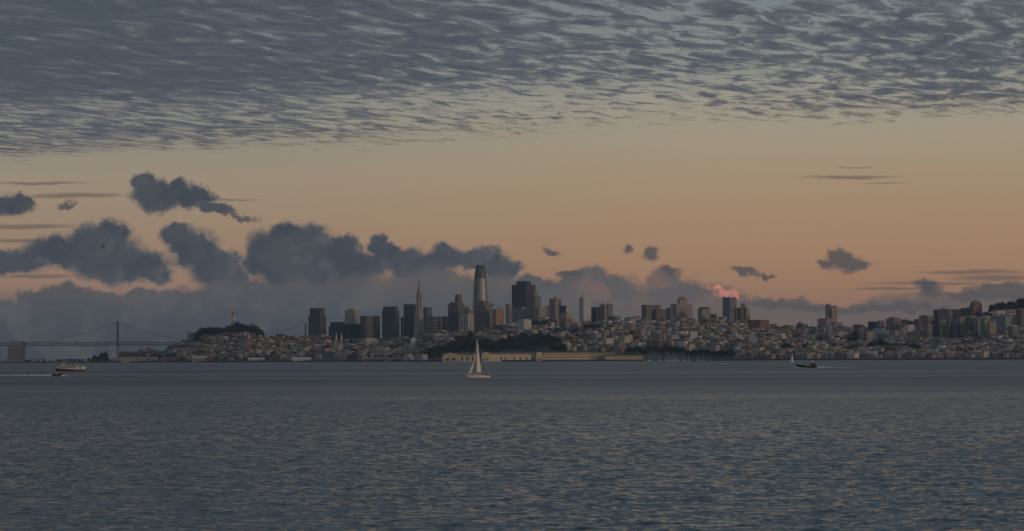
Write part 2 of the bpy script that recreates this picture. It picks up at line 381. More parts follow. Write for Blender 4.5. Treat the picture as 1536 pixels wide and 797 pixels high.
# ------------------------------------------------------------------ water
def build_water():
    N, Lt = 256, 64.0
    k1 = np.fft.fftfreq(N, Lt/N)*2*np.pi; kx, ky = np.meshgrid(k1, k1, indexing='ij'); k = np.hypot(kx, ky); k[0, 0] = 1
    def tile(seed, wd):
        r = np.random.default_rng(seed); Lw = 1.1
        cosf = (kx*math.cos(wd)+ky*math.sin(wd))/k
        ph = np.exp(-1/(k*Lw)**2)/k**4*(0.06+cosf**4)*np.exp(-(k*.09)**2); ph[0, 0] = 0
        h = np.real(np.fft.ifft2(np.sqrt(ph)*(r.normal(size=(N, N))+1j*r.normal(size=(N, N)))))
        return h/h.std()
    T1, T2 = tile(1, 1.72), tile(2, 1.35)
    def samp(T, x, y, sc, rot):
        xx = (x*math.cos(rot)-y*math.sin(rot))/sc*N/Lt; yy = (x*math.sin(rot)+y*math.cos(rot))/sc*N/Lt
        i, j = np.floor(xx).astype(int), np.floor(yy).astype(int); fx, fy = xx-i, yy-j
        i0, i1, j0, j1 = i % N, (i+1) % N, j % N, (j+1) % N
        return (T[i0, j0]*(1-fx)*(1-fy)+T[i1, j0]*fx*(1-fy)+T[i0, j1]*(1-fx)*fy+T[i1, j1]*fx*fy)
    a = math.radians(13.5)
    ang = np.concatenate([np.linspace(-math.pi, -a, 40)[:-1], np.linspace(-a, a, 620), np.linspace(a, math.pi, 40)[1:]])
    rad = [2.0]
    while rad[-1] < 60: rad.append(rad[-1]*1.15)
    while rad[-1] < 700: rad.append(rad[-1]*1.0026)
    while rad[-1] < 3200: rad.append(rad[-1]*1.006)
    while rad[-1] < 14000: rad.append(rad[-1]*1.04)
    rad = np.array(rad)
    R, A = np.meshgrid(rad, ang, indexing='ij'); X, Y = R*np.sin(A), R*np.cos(A)
    h = .018*samp(T1, X, Y, .22, 0.0) + .023*samp(T2, X, Y, .36, -.25) + .022*samp(T1, X+31, Y-17, .8, .3) + .024*samp(T2, X+11, Y+5, 1.7, .1)
    fade = np.clip((3200-R)/2600, 0, 1)*np.clip((R-30)/40, 0, 1)*np.clip((math.radians(16)-np.abs(A))/math.radians(2.5), 0, 1)
    # wind patches
    pt = .5+.5*np.sin(X*.006+1.5*np.sin(Y*.0021)+1)*np.sin(Y*.004+1.3*np.sin(X*.009))
    Zc = h*fade*(.55+.85*pt)
    nr, nc = R.shape
    co = np.stack([X, Y, Zc], -1).reshape(-1, 3)
    idx = np.arange(nr*nc).reshape(nr, nc)
    q = np.stack([idx[:-1, :-1], idx[:-1, 1:], idx[1:, 1:], idx[1:, :-1]], -1).reshape(-1, 4)[:, ::-1]
    me = bpy.data.meshes.new('water'); me.vertices.add(len(co)); me.vertices.foreach_set('co', co.ravel())
    me.loops.add(q.size); me.loops.foreach_set('vertex_index', q.ravel().astype(np.int32))
    me.polygons.add(len(q)); me.polygons.foreach_set('loop_start', np.arange(0, q.size, 4, dtype=np.int32))
    me.polygons.foreach_set('use_smooth', np.ones(len(q), bool)); me.update(calc_edges=True)
    m, n, b = principled('sea_water')
    tc = n.new('ShaderNodeTexCoord'); ob = tc.outputs['Object']
    pz = n.noise(n.vm('MULTIPLY', ob, (.004, .0016, 0)), 1.0, 4, .6).outputs[0]
    pz2 = n.noise(n.vm('MULTIPLY', ob, (.0011, .0035, 0)), 1.0, 4, .55).outputs[0]
    amt = n.m('MULTIPLY', n.ss(pz, .32, .68, .4, 1.2), n.ss(pz2, .34, .64, .5, 1.15))
    w1 = n.noise(n.vm('MULTIPLY', ob, (.8, 1.3, 1)), 1.0, 4, .62, .3).outputs['Color']
    geo = n.new('ShaderNodeNewGeometry')
    tilt = n.vm('MULTIPLY', n.vm('SUBTRACT', w1, (.5, .5, .5)), (.9, 1.15, 0))
    tn = n.vm('SCALE', tilt); n.put(tn.node.inputs['Scale'], n.m('MULTIPLY', amt, n.ss(n.vm('LENGTH', ob), 200, 1200, 1.0, .35)))
    n.l.new(n.vm('NORMALIZE', n.vm('ADD', geo.outputs['Normal'], tn)), b.inputs['Normal'])
    b.inputs['Base Color'].default_value = (.010, .024, .031, 1); dist = n.vm('LENGTH', ob); n.put(b.inputs['Roughness'], n.m('MULTIPLY', n.ss(dist, 100, 1100, .15, .36), n.ss(pz2, .34, .64, .85, 1.12))); b.inputs['IOR'].default_value = 1.333
    me.materials.append(m)
    o = bpy.data.objects.new('water', me); COL.objects.link(o); tag(o, kind='structure')
build_water()

# ------------------------------------------------------------------ land
def build_land():
    mb = MB(); cols = list(range(-860, 2300, 12)); ts = [i/20 for i in range(21)]
    g = []
    for px in cols:
        r = []
        for t in ts:
            D, z = gprof(px, t); r.append(((px-PX)/F*D, D, z))
        Dr = interp(px, RIDGE)
        for dd, zz in ((250, None), (500, None), (1500 if px > 300 else 560, 3.0 if px > 300 else 0), (1560 if px > 300 else 600, -4)):
            D = Dr+dd; x = (px-PX)/F*D; r.append((x, D, ground(x, D) if zz is None else zz))
        g.append(r)
    for A, B in zip(g[:-1], g[1:]):
        for k in range(len(A)-1): mb.face([A[k], B[k], B[k+1], A[k+1]], (.045, .043, .042), None, 0, True)
    m = flat('hillside_ground', (.075, .07, .066), .95, .5, .03)
    tag(mb.build('city_hills', [m], weld=True), kind='structure')
    sw = MB()
    for pa, pb in zip(cols[:-1], cols[1:]):
        a, b = gprof(pa, 0), gprof(pb, 0)
        xa, xb = (pa-PX)/F*a[0], (pb-PX)/F*b[0]
        sw.face([(xa, a[0]-6, -2.5), (xb, b[0]-6, -2.5), (xb, b[0]-.5, 3.3), (xa, a[0]-.5, 3.3)], (.03, .03, .03))
        sw.face([(xa, a[0]-.5, 3.3), (xb, b[0]-.5, 3.3), (xb, b[0]+2, 3.3), (xa, a[0]+2, 3.3)], (.03, .03, .03))
    tag(sw.build('seawall', [flat('dark_riprap', (.018, .018, .02), .95, .6, .25)], weld=True), 'long dark stone seawall running along the whole city shore', 'seawall')
build_land()

# ------------------------------------------------------------------ haze
def build_haze():
    mb = MB(); mb.box(-14600, 14600, -14600, 14600, -5, 360, (1, 1, 1))
    m = bpy.data.materials.new('haze_air'); m.use_nodes = True; n = NT(m.node_tree)
    for q in list(n.n): n.n.remove(q)
    v = n.new('ShaderNodeVolumePrincipled'); v.inputs['Color'].default_value = (.58, .78, .96, 1); v.inputs['Density'].default_value = HAZE
    o = n.new('ShaderNodeOutputMaterial'); n.l.new(v.outputs[0], o.inputs['Volume'])
    tag(mb.build('haze', [m], weld=True), kind='stuff')
HAZE = 2.1e-5
build_haze()

# ------------------------------------------------------------------ buildings
GRID = math.radians(38)
MASK = []          # (xl, xr, ytop, ybase) on the hillside kept free of small houses
C = {'white': (.62, .60, .56), 'cream': (.58, .50, .39), 'tan': (.40, .30, .21), 'pink': (.40, .30, .27), 'grey': (.30, .30, .31), 'brown': (.17, .13, .11),
     'brick': (.26, .115, .08), 'slate': (.10, .105, .12), 'dark': (.07, .064, .078), 'taupe': (.24, .20, .18), 'orange': (.48, .29, .17), 'blue': (.13, .155, .19),
     'teal': (.03, .045, .05), 'beige': (.42, .36, .29), 'maroon': (.13, .065, .06), 'yellow': (.60, .47, .28), 'olive': (.36, .34, .22)}
def rc(): return random.choice([(.10, .10, .10), (.16, .155, .15), (.07, .07, .075), (.22, .21, .2)])
def boxpx(mb, xl, xs, xr, Dc, z0, z1, col, **kw):
    az = math.atan2(xs-PX, F); th = GRID; te = th-az; s = Dc/F
    w, d = max(1.0, (xs-xl)*s/math.cos(te)), max(1.0, (xr-xs)*s/math.sin(te))
    ny = Dc - w/2*math.sin(th) - d/2*math.cos(th); nx = P(xs, 500, ny).x
    return mb.boxc((nx, ny), w, d, th, z0, z1, col, kw.pop('roofcol', None) or rc(), **kw)
def bld(name, label, cat, D, tiers, mat='punched', col='taupe', ybase=None, group=None, masts=(), bay=3.4, fl=3.9, parapet=True):
    """tiers: (part name, xl, split, xr, ytop[, colour[, material]]) from the ground up"""
    xl, xs, xr = tiers[0][1:4]; mid = (xl+xr)/2
    if D is None:
        D, _ = find(mid, ybase)
        D += (xr-xl)*D/F*.5
    if ybase is not None: MASK.append((xl-1.5, xr+1.5, min(t[4] for t in tiers)+4, ybase+3.5))
    x = P(mid, 500, D).x; zb = ground(x, D)
    org = Vector((x, D, zb)); root = thing(name, org, label, cat, group)
    zprev = zb - 4
    for i, t in enumerate(tiers):
        part, a, b, c, yt = t[:5]; cl = C[t[5]] if len(t) > 5 and t[5] else C[col]; mt = t[6] if len(t) > 6 and t[6] else mat
        z1 = P((a+c)/2, yt, D).z
        zz = zprev if i == 0 else z0next
        if i and part in ('wing', 'podium', 'side_block'): zz = zb-4
        k = random.uniform(.92, 1.08); cl = tuple(q*k for q in cl)
        mb = MB(); q = boxpx(mb, a, b, c, D + (-.5*(c-a)*D/F if part == 'podium' and i else 0), zz, z1, cl, bay=bay, fl=fl, top=False)
        ob = mb.build(part, [M[mt], M['roof']], root, org)
        if part not in ('penthouse',):
            rb = MB(); A, B, Cc, E = q
            rb.hip(A, B, Cc, E, z1, z1+.9, tuple(v*.8 for v in cl), .04, 0); rb.face([(p.x, p.y, z1+.35) for p in (B, Cc, E, A)], rc(), None, 0)
            rb.build('roof', [M['roof']], root, org)
        else:
            rb = MB(); A, B, Cc, E = q; rb.hip(A, B, Cc, E, z1, z1+.5, (.1, .1, .1), .06, 0); rb.build('penthouse_roof', [M['roof']], ob, org)
        if part not in ('wing', 'podium', 'side_block'): z0next = z1 - .5
    for (px, y0, y1, r) in masts:
        mb = MB(); a, b = P(px, y0, D), P(px, y1, D); mb.tube(a, b, r, r*.5, (.12, .12, .13), 6); mb.build('mast', [M['plain']], root, org)
    return root, org, D

TW = 'office tower'
bld('office_tower', 'dark slate shouldered tower, leftmost of the downtown row, beside the bridge pylon', TW, 7700, [('shaft', 462.6, 480.4, 489.4, 473.5), ('upper_storeys', 465, 480.4, 487, 463)], 'piers', 'slate')
bld('office_block', 'low wide dark block with stepped left end between slate tower and teal glass block', TW, 7900, [('shaft', 493, 507, 519, 490), ('upper_storeys', 495.5, 512, 521, 483.7)], 'curtain', 'slate')
bld('apartment_tower', 'cream tower with dark square windows rising behind the dark teal glass block', 'tower block', 7850, [('shaft', 517.4, 531.7, 538.3, 466), ('penthouse', 523, 530, 533, 463)], 'punched', 'cream', bay=7.5, fl=6)
bld('glass_block', 'squat dark teal glass block in front of the cream tower', TW, 7600, [('shaft', 511.6, 541, 545, 487), ('penthouse', 516, 530, 540, 485.8, 'grey')], 'teal', 'teal')
bld('office_block', 'broad brown-grey slab with small roof mast right of the teal glass block', TW, 7750, [('shaft', 540, 550, 570.4, 474.5)], 'piers', 'taupe', masts=[(554, 475, 469, .6)])
bld('office_tower', 'dark shouldered tower with a pale right-hand edge, left of the pyramid cluster', TW, 7700, [('shaft', 573, 594, 599.3, 467), ('upper_storeys', 574.6, 593, 597.5, 460.5)], 'piers', 'slate')
bld('office_block', 'narrow dark slab squeezed between two slate towers left of the pyramid', TW, 7900, [('shaft', 601, 604, 607, 476)], 'curtain', 'slate')
bld('office_tower', 'blue-black flat-topped tower standing directly left of the pyramid tower', TW, 7800, [('shaft', 605.5, 621, 628, 457)], 'curtain', 'blue')
bld('office_block', 'small grey slab showing just right of the pyramid tower', TW, 8000, [('shaft', 635, 640, 648, 461.4)], 'curtain', 'grey')
bld('office_block', 'low pinkish block with light horizontal bands right of the pyramid tower', TW, 7600, [('shaft', 639, 651, 664.5, 475.5)], 'bands', 'pink', fl=7, masts=[(655, 476, 473.5, .5)])
bld('office_block', 'low dark slab between banded block and stepped grey tower', TW, 7700, [('shaft', 663.5, 668, 675, 475)], 'curtain', 'slate')
bld('office_tower', 'grey-brown stepped tower with notched crown and thin spire left of the tallest tower', TW, 7800, [('shaft', 672.2, 687, 697, 457), ('upper_storeys', 675, 687, 696, 454), ('crown', 682.7, 688, 693.2, 442.5)], 'piers', 'taupe', masts=[(692.3, 443, 435.5, .7), (684, 443, 440.5, .5)])
bld('office_block', 'blue-grey slab in front of the stepped grey tower', TW, 7550, [('shaft', 672.5, 684, 690, 468.5)], 'curtain', 'blue')
bld('apartment_tower', 'small pinkish stepped block behind the white ribbed building', 'tower block', 7650, [('shaft', 696, 704, 709, 465.5), ('upper_storeys', 697.5, 702, 705, 461.5)], 'punched', 'pink')
bld('apartment_block', 'white ribbed building with dark vertical strips left of the tallest tower', 'tower block', 7350, [('shaft', 688.5, 702, 711, 472), ('penthouse', 699, 703, 706, 470.8)], 'piers', 'white', bay=8)
bld('apartment_tower', 'dark masonry tower with rounded stepped top at the foot of the tallest tower', 'tower block', 7400, [('shaft', 712.3, 728.5, 735, 460.5, 'taupe'), ('upper_storeys', 714.5, 726, 731, 455, 'taupe'), ('crown', 716, 725, 729.5, 451.8, 'taupe')], 'punched', 'taupe')
bld('apartment_tower', 'light striped slab with broken roofline between masonry tower and orange-tan tower', 'tower block', 7450, [('shaft', 728, 731.5, 739, 459), ('upper_storeys', 731, 732.5, 735, 454), ('penthouse', 737, 738, 740.5, 460)], 'bands', 'beige', fl=5)
bld('apartment_tower', 'orange-tan tower with warm right-hand face right of the tallest tower', 'tower block', 7350, [('shaft', 738, 744.5, 756, 464.5), ('penthouse', 746, 749, 753.5, 462)], 'piers', 'orange', bay=5)
bld('apartment_tower', 'pale slim tower left of the huge dark block', 'tower block', 7650, [('shaft', 758.6, 764, 768.5, 456.5)], 'punched', 'beige')
bld('office_tower', 'huge very dark flat-topped block with notched upper corners', TW, 7900, [('shaft', 768, 790, 803.3, 428), ('upper_storeys', 775, 790.5, 796.4, 422.5)], 'piers', 'dark', bay=2.6)
bld('apartment_block', 'low light-grey building at the foot of the huge dark block', 'tower block', 7450, [('shaft', 768.5, 783, 790, 462), ('penthouse', 776, 784, 788, 461)], 'punched', 'grey')
bld('apartment_tower', 'taupe tower with stepped right side overlapping the huge dark block', 'tower block', 7500, [('shaft', 789, 803, 812, 444.5), ('upper_storeys', 787.2, 801, 806.5, 439), ('penthouse', 803.5, 805, 808.5, 438)], 'punched', 'taupe')
bld('apartment_tower', 'beige ribbed block right of the taupe stepped tower', 'tower block', 7400, [('shaft', 801.6, 809, 820.5, 460.5)], 'piers', 'beige')
bld('apartment_tower', 'brown-pink tower with two low wings and a roof knob', 'tower block', 7550, [('shaft', 824, 833, 842, 448.5), ('penthouse', 831, 833.5, 836.5, 445.3), ('wing', 818, 822, 826, 459), ('wing', 840, 845, 849.2, 459, 'slate')], 'punched', 'pink', bay=5, fl=5)
bld('apartment_block', 'stepped cream apartment block below the brown-pink winged tower', 'tower block', 7380, [('shaft', 839, 850, 862.5, 477), ('upper_storeys', 841, 850, 857, 470)], 'punched', 'beige')
bld('apartment_tower', 'bright cream gridded tower with a spike on its left corner', 'tower block', 7500, [('shaft', 869, 875.4, 887, 447.5), ('penthouse', 871, 874, 877, 445.5)], 'punched', 'white', masts=[(875.6, 446, 441.5, .7)], bay=5, fl=4.5)
bld('apartment_block', 'dark grey slab touching the bright cream gridded tower', 'tower block', 7550, [('shaft', 885.5, 894, 899.5, 461.5)], 'curtain', 'slate')
bld('apartment_tower', 'pinkish grey tower with a small roof aerial, left of its taller grey neighbour', 'tower block', 7550, [('shaft', 899, 907, 911, 458), ('penthouse', 902, 905, 908, 456)], 'piers', 'pink', masts=[(904, 456, 453.5, .5)])
bld('apartment_tower', 'plain grey tower with flat top, rightmost of a trio', 'tower block', 7600, [('shaft', 909.6, 912.5, 919.6, 456)], 'piers', 'grey')
bld('apartment_block', 'low building with a dark flat roof right of the grey trio', 'tower block', 7450, [('shaft', 912, 924, 931, 475)], 'punched', 'taupe')
bld('apartment_block', 'long low dark-roofed block on the ridge between two tower clusters', 'tower block', 7550, [('shaft', 937, 952, 961, 476.5), ('penthouse', 952, 957, 960, 474.5)], 'punched', 'grey')
bld('apartment_tower', 'wide ribbed apartment slab with dark left end and lower right step', 'tower block', 7700, [('shaft', 962.2, 969.5, 991, 458.2), ('wing', 982, 985, 999.5, 464.3), ('penthouse', 984, 987, 991.5, 459.3, 'slate')], 'piers', 'taupe', bay=5)
bld('hotel_wing', 'low dark-windowed wing left of the hotel with a domed tower', 'hotel', 7750, [('shaft', 999.6, 1006, 1012, 462.5)], 'punched', 'taupe')
hot, horg, hD = bld('grand_hotel', 'broad brown-pink hotel carrying a small domed tower and tall aerial', 'hotel', 7780, [('shaft', 1006, 1015, 1039, 456.8), ('tower', 1016.2, 1020, 1030.2, 449)], 'punched', 'pink', bay=5, fl=5, masts=[(1023, 447, 431.5, .55)])
mb = MB(); c = P(1023, 449, hD); r = 6.2*hD/F; mb.lathe((c.x, c.y+2), [(r, c.z), (r*.96, c.z+2.5), (r*.8, c.z+5), (r*.5, c.z+6.6), (r*.2, c.z+7.4)], (.22, .17, .15), 14); mb.build('dome', [M['plain']], hot, horg)
t, o, D = bld('apartment_block', 'pale grey block with a dark mansard roof and thin corner mast', 'tower block', 7700, [('shaft', 1047, 1053, 1066, 463.8)], 'punched', 'grey', masts=[(1064.5, 463, 456.5, .5)])
mb = MB(); q = boxpx(MB(), 1047, 1053, 1066, D, 0, 1, (0, 0, 0)); z = P(1056, 463.8, D).z; mb.hip(*q, z+.2, z+6.5, (.05, .045, .045), .45, 0, .6); mb.build('mansard_roof', [M['roof']], t, o)
bld('apartment_block', 'small dark box building between mansard block and tall twin-faced slab', 'tower block', 7650, [('shaft', 1066, 1071, 1075.3, 472)], 'curtain', 'slate')
bld('office_tower', 'tall slab with grey left face and paler banded right face, under the coral cloud', 'tower block', 7750, [('shaft', 1084, 1094.7, 1105, 446.8)], 'bands', 'grey', fl=6)
bld('apartment_tower', 'brown stepped tower with a raised centre right of the tall twin-faced slab', 'tower block', 7750, [('shaft', 1105.5, 1112, 1119, 462), ('crown', 1111.8, 1114, 1118.2, 456), ('side_block', 1118, 1120, 1124, 461.5, 'tan'), ('side_block', 1122.5, 1124, 1126.3, 471.5, 'tan')], 'punched', 'brown')
bld('brick_block', 'long maroon brick block with a brighter brick right face on the ridge', 'tower block', None, [('shaft', 1120.5, 1140, 1153.7, 480.5, 'brick'), ('side_block', 1110, 1120, 1124, 483.5, 'maroon')], 'punched', 'brick', ybase=494)
bld('apartment_block', 'low brown block with a small penthouse alone on the skyline', 'tower block', None, [('shaft', 1194, 1204, 1212, 487), ('penthouse', 1197, 1201, 1205, 484)], 'punched', 'brown', ybase=493)
t, o, D = bld('twin_tower', 'pinkish twin-topped tower over a broad stepped podium', 'tower block', 7650, [('shaft', 1238, 1243.5, 1247.2, 458.5), ('side_block', 1246.6, 1248.2, 1256, 461), ('podium', 1226.3, 1240, 1252, 478.5), ('podium', 1244, 1252, 1263.5, 484)], 'punched', 'pink', bay=5, fl=5)
for a, b, c_, y in ((1239.5, 1242.5, 1245.5, 458.3), (1249, 1250.5, 1254.5, 460.8)):
    mb = MB(); q = boxpx(MB(), a, b, c_, D, 0, 1, (0, 0, 0)); z = P(a, y, D).z; mb.hip(*q, z+.3, z+4.5, (.07, .06, .06), .6, 0, .8); mb.build('hipped_roof', [M['roof']], t, o)

def mid(label, xl, xs, xr, yt, yb, col, mat='punched', extra=(), cat='apartment block', name='apartment_block', bay=4.2, fl=4.0, masts=()):
    return bld(name, label, cat, None, [('shaft', xl, xs, xr, yt)]+list(extra), mat, col, ybase=yb, bay=bay, fl=fl, masts=masts)
mid('bright cream cube with shaded left face and gridded right face above the dark bluff trees', 776.5, 786, 797.3, 480, 497.5, 'white', extra=[('penthouse', 784, 787, 790, 478.8)], bay=3, fl=4.6)
mid('small greyish apartment block among trees left of the stepped cream block', 829.7, 835, 839, 480, 489.5, 'taupe')
mid('taupe apartment house right of small greyish block, above the tree band', 841, 848, 856, 478, 492, 'taupe')
mid('warm-lit apartment house with dark windows touching the taupe one', 855, 857, 862.5, 477.5, 490.5, 'orange')
mid('yellow house standing just above the roof of the long pier barracks', 848, 850.5, 857.2, 516, 523, 'yellow', cat='house', name='house')
mid('white terraced building with curved front right of the dark bluff trees', 837, 842, 849, 499, 506, 'white')
mid('wide grey-pink apartment block midway up the slope above the barracks', 870.5, 880, 889, 496.5, 511, 'taupe', extra=[('penthouse', 876, 879, 882, 495)])
mid('bluish grey apartment block wedged between two pinkish ones above the barracks', 886, 894, 902.5, 500, 513, 'grey')
mid('pink-grey block with ribbed right face behind the cream gridded block', 899, 906, 914.3, 496.5, 509, 'pink', 'piers')
mid('cream gridded block in front of the pink-grey ribbed block', 902.6, 909, 920.5, 508, 518, 'cream')
mid('long cream apartment block with even window grid above the low sheds', 929, 937, 949.3, 505, 516.5, 'cream', extra=[('upper_storeys', 938, 943, 949, 503)])
mid('dull red brick block on the slope behind the long cream one', 943.5, 951, 957.5, 495.5, 511, 'maroon')
mid('pale pink four-square block right of the red brick block', 957, 962, 968, 495.5, 505, 'pink', bay=6, fl=6)
mid('low white flat building right of the long cream apartment block', 949.5, 958, 969, 514, 519.5, 'white')
mid('large grey-taupe slab with blank front above the waterfront trees', 977, 990, 993, 500, 516.5, 'taupe', 'plain')
mid('narrow brown and tan block attached to the large grey-taupe slab', 992, 995, 999.5, 501, 518.5, 'tan', 'piers')
mid('brown apartment block with lit tan right face above the waterfront trees', 999.5, 1007.5, 1019, 504, 516, 'beige')
mid('bright white upright block on the slope above the waterfront trees', 1034.5, 1036, 1046.3, 497.8, 509.5, 'white', fl=4.4)
mid('tan low block with deep windows just above the waterfront trees', 1029, 1034, 1043, 518, 526, 'cream')
mid('pinkish house block among trees right of the marina masts', 1067, 1073, 1080, 518, 527, 'pink')
mid('grey-white gridded block below the maroon brick block', 1117, 1123, 1136, 505.3, 518.5, 'grey')
mid('pale double block left of the twin-topped tower', 1202, 1208, 1218, 493.5, 503, 'beige')
mid('grey upright block in front of the twin-topped tower podium', 1238.5, 1242, 1249, 488, 504, 'grey')
mid('cream flat-topped block right below the twin-topped tower', 1250, 1258, 1272.5, 498.5, 506, 'cream')
mid('beige apartment slab left of the pale ribbed one under the right ridge', 1289, 1296, 1303, 501, 513.5, 'pink')
mid('pale ribbed apartment slab halfway up under the dark grey ridge slab', 1299, 1302, 1313, 499, 513, 'cream', 'piers')
mid('thin pale upright block left of the dark grey ridge slab', 1286, 1292, 1299.5, 492, 500.5, 'beige', 'piers')
mid('dark grey slab on the skyline right of the twin-topped tower', 1302, 1315, 1317.5, 483, 493, 'slate', 'curtain')
mid('pinkish white block joined to the dark grey ridge slab', 1317.3, 1320, 1327.5, 481, 493, 'pink')
mid('broad grey block with a dark roof box on the right skyline', 1329, 1340, 1352.5, 479, 497, 'taupe', extra=[('upper_storeys', 1333, 1341, 1348, 476.5)])
mid('brown brick upright block beside the broad grey block', 1352, 1358, 1363, 480, 491.5, 'brown')
mid('small red-brown block on skyline between brown block and olive-grey slab', 1361, 1365, 1372.5, 482, 490, 'brick')
mid('bright white square block standing below the red-brown one', 1359.5, 1362, 1372.3, 488, 498, 'white', 'plain')
mid('cream slender block left below the bright white square block', 1349, 1353, 1360.5, 492, 509, 'cream')
mid('low pale block left of the cream slender block', 1337, 1343, 1351, 496, 505, 'beige')
mid('olive-grey broad slab on the skyline left of the pink slab row', 1379, 1392, 1401, 474.5, 490, 'taupe', extra=[('penthouse', 1382, 1386, 1389, 472.5), ('penthouse', 1390, 1392, 1395, 472.8)])
mid('dark olive block left of the olive-grey broad slab', 1371.5, 1378, 1385, 479.5, 496, 'brown', 'bands')
mid('pinkish white slab with banded floors under the olive-grey broad slab', 1385, 1391, 1399.5, 487, 507.5, 'pink', 'bands', fl=6)
mid('cream banded block left of the pinkish white slab', 1373, 1380, 1387.5, 497, 507, 'cream', 'bands', fl=6)
mid('long pinkish slab row with red left end on the right ridge', 1407, 1424, 1441.5, 464.5, 481, 'pink', 'piers', [('side_block', 1400.3, 1404, 1408, 465, 'brick'), ('penthouse', 1413, 1416, 1419, 462.5)], bay=6)
mid('dark pinkish slab between the long slab row and the orange brick tower', 1441, 1449, 1457, 463, 476, 'maroon', 'piers', [('side_block', 1450, 1453, 1457, 461.5, 'slate')])
t, o, D = mid('orange brick tower with hipped cap, tallest on the right ridge', 1455, 1460.3, 1473, 456, 475, 'brick', bay=5, fl=5, name='brick_tower')
mb = MB(); q = boxpx(MB(), 1455, 1460.3, 1473, D, 0, 1, (0, 0, 0)); z = P(1463, 456, D).z; mb.hip(*q, z+.3, z+9, (.16, .09, .07), .55, 0, .3); mb.build('hipped_roof', [M['roof']], t, o)
mid('dark green-grey glass slab, leftmost of the tall right-hand apartment rank', 1398.8, 1407, 1409, 481, 509.5, 'slate', 'teal', name='glass_slab')
mid('pale slab with window columns right of the dark glass slab', 1409, 1414, 1419.5, 480, 509.5, 'beige', bay=6)
mid('cream and brown striped slab, third of the tall right-hand apartment rank', 1419, 1424, 1429.5, 483, 509.5, 'taupe', 'piers', bay=7)
mid('blue-grey slab with dark vertical seams in the right-hand apartment rank', 1429, 1434, 1438, 483.5, 509, 'blue', 'piers', bay=6)
mid('whitish tall slab with lower right step in the right-hand apartment rank', 1434.5, 1441, 1447.5, 476, 507.5, 'beige', 'piers', [('side_block', 1441, 1443, 1450.5, 489.5, 'olive')], bay=6)
mid('brown balconied slab with pale top storey in the right-hand apartment rank', 1447, 1457, 1465.5, 477, 498, 'brown', 'bands', [('crown', 1447.5, 1457, 1465, 474.5, 'cream')])
mid('grey slab right of the brown balconied slab', 1461, 1466, 1472, 479.5, 506, 'grey', 'piers')
mid('olive slab with a pale roof edge behind the yellow-green one', 1471, 1477, 1486, 479, 507, 'olive', 'bands', [('penthouse', 1473, 1477, 1483, 477.8, 'cream')])
mid('yellow-green ribbed block, brightest of the right-hand apartment rank', 1480.5, 1485, 1495, 485, 509, 'olive', 'piers', [('penthouse', 1481, 1484, 1489, 483.2)], bay=6)
mid('large dull grey slab with a pale service shaft at far right', 1494.5, 1508, 1519.5, 475, 497, 'grey', 'punched')
mid('white low row under the hilltop trees at far right', 1489, 1496, 1512.5, 467, 476, 'white', 'house')
mid('dark taupe block cut by the right edge of the frame', 1524, 1532, 1552, 465, 492, 'brown', 'punched')
mid('mid-grey block with white stepped roof at far right below the slab', 1512, 1519, 1527, 490, 507, 'taupe', 'punched', [('upper_storeys', 1516, 1520, 1526, 488.5, 'white')])
mid('grey apartment tower with antenna left of the tree-topped hill', 281.7, 288.5, 296, 499.5, 512, 'beige', 'piers', masts=[(283, 500, 494.5, .5)], bay=6)
mid('cream hotel block with rows of small windows under the dark downtown slabs', 542.6, 549, 568.3, 510.5, 518.5, 'cream', 'punched', [('upper_storeys', 544, 550, 564, 508)])
mid('dark navy flat-roofed building near the shore below the twin-spired church', 482, 502, 511.5, 528, 538, 'blue', 'plain', name='warehouse', cat='warehouse')
mid('white house group with flat roofs above the left end of the bluff trees', 649, 655, 663.5, 501, 509, 'white', 'house')
mid('white square house at shore left of the bluff trees', 603, 612, 622, 534.5, 541, 'white', 'house', [('upper_storeys', 607, 613, 618, 532)], cat='house', name='house')
mid('white columned shore building beside the bluff trees', 622.8, 634, 641.5, 532.5, 541.5, 'white', 'piers', bay=5, cat='pavilion', name='pavilion')

